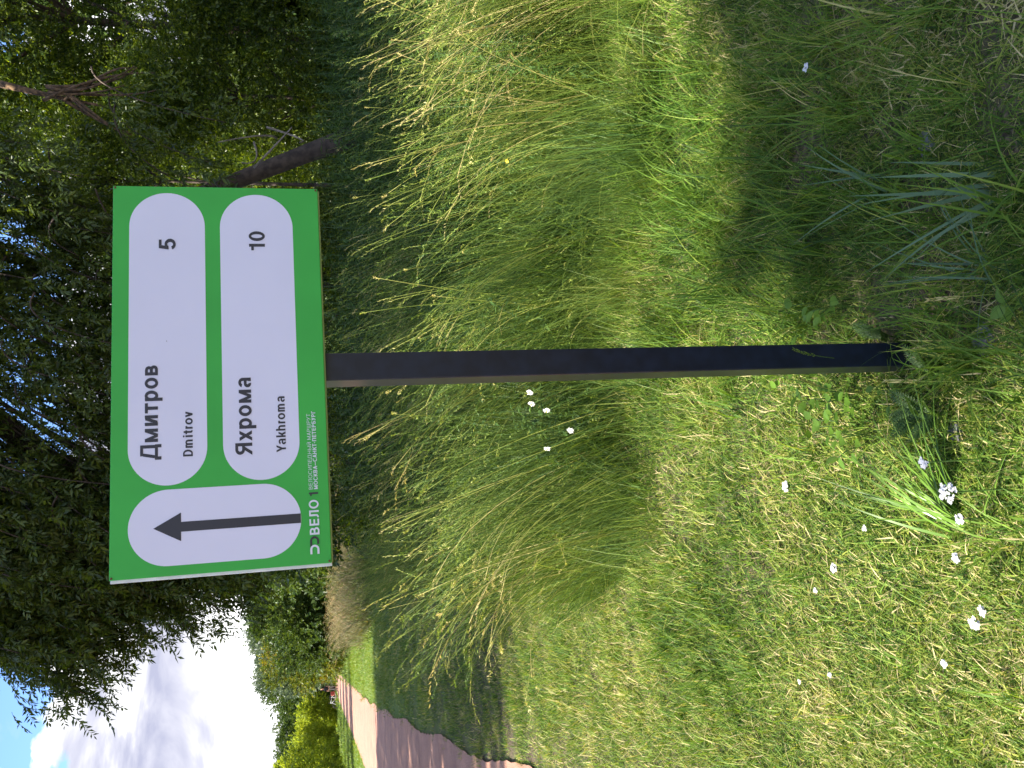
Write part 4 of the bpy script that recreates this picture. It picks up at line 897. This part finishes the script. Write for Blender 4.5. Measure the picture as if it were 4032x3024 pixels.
for a in [(1290, 245, 6.6, 'lit pale-green weed top standing out of the shade at the right, largest of its kind', .8), (1310, 135, 6.2, 'bushy weed with bud clusters, left of the lit pale-green one in the upright view', .6), (1200, 520, 7.4, 'slender weed with thin curled leaves in the shade', .5), (1130, 120, 7.0, 'tall weed spike reaching into the dark shrub at the right', .6),
          (1380, 620, 6.6, 'weed spike between the slender weed and the board', .45), (1370, 330, 5.6, 'drooping leafy weed in front of the lit one', .55), (1500, 60, 5.6, 'silvery-leaved weed near the right edge', .8), (1590, 235, 5.2, 'silvery-leaved weed with feathery foliage in the tall grass', .85), (1320, 1100, 7.2, 'broad-leaved weed just right of the post top', .45), (1330, 1900, 7.4, 'dark weed under the lower left half of the board', .35)]:
    tall_weed(*a)

# ------------------------------------------------------------------ the walker and the bicycle
SKIN = plain('skin', (.50, .25, .17), .55); SHIRT = plain('black shirt', (.015, .015, .02), .8); TROU = plain('grey khaki trousers', (.30, .29, .24), .8); HAIR = plain('short hair', (.16, .09, .05), .7); REDM = plain('lips', (.35, .12, .10), .6); SHOE = plain('shoes', (.12, .11, .10), .7)
def skinned(name, verts, edges, rad, mt, parent):
    me = bpy.data.meshes.new(name); me.from_pydata([tuple(v) for v in verts], edges, []); me.materials.append(mt)
    o = bpy.data.objects.new(name, me); link(o, parent); sk = o.modifiers.new('skin', 'SKIN')
    if not me.skin_vertices: me.skin_vertices.new()
    for i, r_ in enumerate(rad): me.skin_vertices[0].data[i].radius = (r_, r_) if isinstance(r_, (int, float)) else r_
    me.skin_vertices[0].data[0].use_root = True
    sk.use_smooth_shade = True; o.modifiers.new('subdivision', 'SUBSURF').levels = 1; o.modifiers['subdivision'].render_levels = 2; return o
pb = atz(1333, 2706); ps = empty('person', (pb[0], pb[1], .03), 'person in black short-sleeved top and grey khaki trousers walking on the distant path', 'person')
body = [(0, 0, .96), (0, 0, 1.12), (0, 0, 1.36), (0, 0, 1.47), (0, -.01, 1.55), (0, -.02, 1.66), (0, -.01, 1.74),
        (-.17, 0, 1.40), (-.25, .02, 1.15), (-.23, -.10, .93), (-.22, -.16, .85), (.17, 0, 1.40), (.26, 0, 1.15), (.25, -.10, .93), (.24, -.15, .85),
        (-.10, 0, .90), (-.11, -.10, .50), (-.12, .02, .10), (-.12, -.12, .05), (.10, 0, .90), (.11, .02, .50), (.12, .16, .12), (.13, .06, .05)]
be = [(0, 1), (1, 2), (2, 3), (3, 4), (4, 5), (5, 6), (2, 7), (7, 8), (8, 9), (9, 10), (2, 11), (11, 12), (12, 13), (13, 14), (0, 15), (15, 16), (16, 17), (17, 18), (0, 19), (19, 20), (20, 21), (21, 22)]
br = [.13, .12, .15, .07, .055, .10, .08, .06, .045, .036, .034, .06, .045, .036, .034, .09, .06, .042, .04, .09, .06, .042, .04]
skinned('body', body, be, br, SKIN, ps)
skinned('shirt', [(0, 0, .92), (0, 0, 1.14), (0, 0, 1.37), (0, 0, 1.46), (-.18, 0, 1.40), (-.235, .01, 1.22), (.18, 0, 1.40), (.24, 0, 1.22)], [(0, 1), (1, 2), (2, 3), (2, 4), (4, 5), (2, 6), (6, 7)], [.165, .155, .175, .08, .08, .068, .08, .068], SHIRT, ps)
skinned('trousers', [(0, 0, 1.02), (-.10, 0, .88), (-.11, -.10, .50), (-.12, .02, .14), (.10, 0, .88), (.11, .02, .50), (.12, .16, .15)], [(0, 1), (1, 2), (2, 3), (0, 4), (4, 5), (5, 6)], [.15, .11, .08, .062, .11, .08, .062], TROU, ps)
skinned('hair', [(0, .03, 1.70), (0, .02, 1.76), (0, .01, 1.80)], [(0, 1), (1, 2)], [.112, .105, .05], HAIR, ps)
skinned('nose', [(0, -.115, 1.675), (0, -.135, 1.65)], [(0, 1)], [.014, .018], SKIN, ps)
for x_ in (-.035, .035): skinned('eye', [(x_, -.108, 1.685), (x_*1.1, -.110, 1.685)], [(0, 1)], [.010, .010], SHIRT, ps)
skinned('mouth', [(-.025, -.112, 1.605), (.025, -.112, 1.605)], [(0, 1)], [.008, .008], REDM, ps)
for x_, y_ in ((-.12, -.08), (.13, .10)): skinned('shoe', [(x_, y_+.06, .04), (x_, y_-.12, .035)], [(0, 1)], [.05, .045], SHOE, ps)
BWH = plain('white bicycle paint', (.72, .72, .70), .35); RUB = plain('tyre rubber', (.02, .02, .02), .8); REDB = plain('red pannier cloth', (.30, .05, .03), .7); METAL = plain('metal', (.35, .35, .36), .35, .9)
bb = aty(1322, 2752, 85.0); bike = empty('bicycle', (bb[0], bb[1], .02), 'white-framed bicycle with a red-brown pannier parked on the grass left of the walker', 'bicycle', rz=R(28)); bike.rotation_euler = (R(6), 0, R(205))
def ring(c, r_, w_, n=28): a = np.linspace(0, 2*math.pi, n+1); return tube(np.stack([c[0]+r_*np.cos(a), 0*a+c[1], c[2]+r_*np.sin(a)], 1), w_, 6)
for cx in (-.52, .52):
    V, F, T = ring((cx, 0, .34), .33, .022); wh = obj('wheel', V, F, RUB, bike, smooth=True)
    V, F, T = ring((cx, 0, .34), .305, .010); obj('rim', V, F, METAL, wh, smooth=True)
    V, F, T = join([tube([(cx, 0, .34), (cx+.30*math.cos(a), 0, .34+.30*math.sin(a))], .002, 3) for a in np.linspace(0, 6.28, 14, endpoint=False)]+[tube([(cx, -.04, .34), (cx, .04, .34)], .02, 6)]); obj('spokes', V, F, METAL, wh)
V, F, T = join([tube([a, b], .022, 6) for a, b in (((-.10, 0, .30), (-.20, 0, .80)), ((-.10, 0, .30), (.34, 0, .70)), ((-.18, 0, .74), (.32, 0, .82)), ((-.10, 0, .30), (-.52, 0, .34)), ((-.52, 0, .34), (-.19, 0, .74)), ((.31, 0, .88), (.36, 0, .66)), ((.36, 0, .66), (.52, 0, .34)))]); obj('frame', V, F, BWH, bike, smooth=True)
V, F, T = join([tube([(.30, -.28, .98), (.34, -.1, 1.0), (.31, 0, .98), (.34, .1, 1.0), (.30, .28, .98)], .014, 6), tube([(.31, 0, .86), (.31, 0, .98)], .014, 6)]); obj('handlebar', V, F, RUB, bike, smooth=True)
V, F, T = tube([(-.34, 0, .90), (-.22, 0, .90), (-.06, 0, .89)], [.07, .06, .02], 8); obj('saddle', V*np.array([1, 1, .5])+np.array([0, 0, .45]), F, RUB, bike, smooth=True)
V, F, T = tube([(-.20, 0, .78), (-.21, 0, .90)], .014, 6); obj('seat_post', V, F, METAL, bike)
for sy in (-.13, .13): V, F = box(-.72, -.36, sy-.07, sy+.07, .42, .78); bevel(obj('pannier', V, F, REDB, bike), .03, 3)
V, F, T = tube([(-.72, 0, .80), (-.25, 0, .80)], .015, 5); obj('carrier', V, F, METAL, bike)
V, F, T = tube([(-.10, 0, .30), (-.12, .22, .0)], .010, 5); obj('kickstand', V, F, METAL, bike)
V, F, T = join([tube([(-.10, -.09, .30), (-.10, .09, .30)], .012, 5), tube([(-.10, .09, .30), (0, .09, .18)], .010, 5), tube([(-.10, -.09, .30), (-.20, -.09, .42)], .010, 5)]); obj('crank', V, F, METAL, bike)
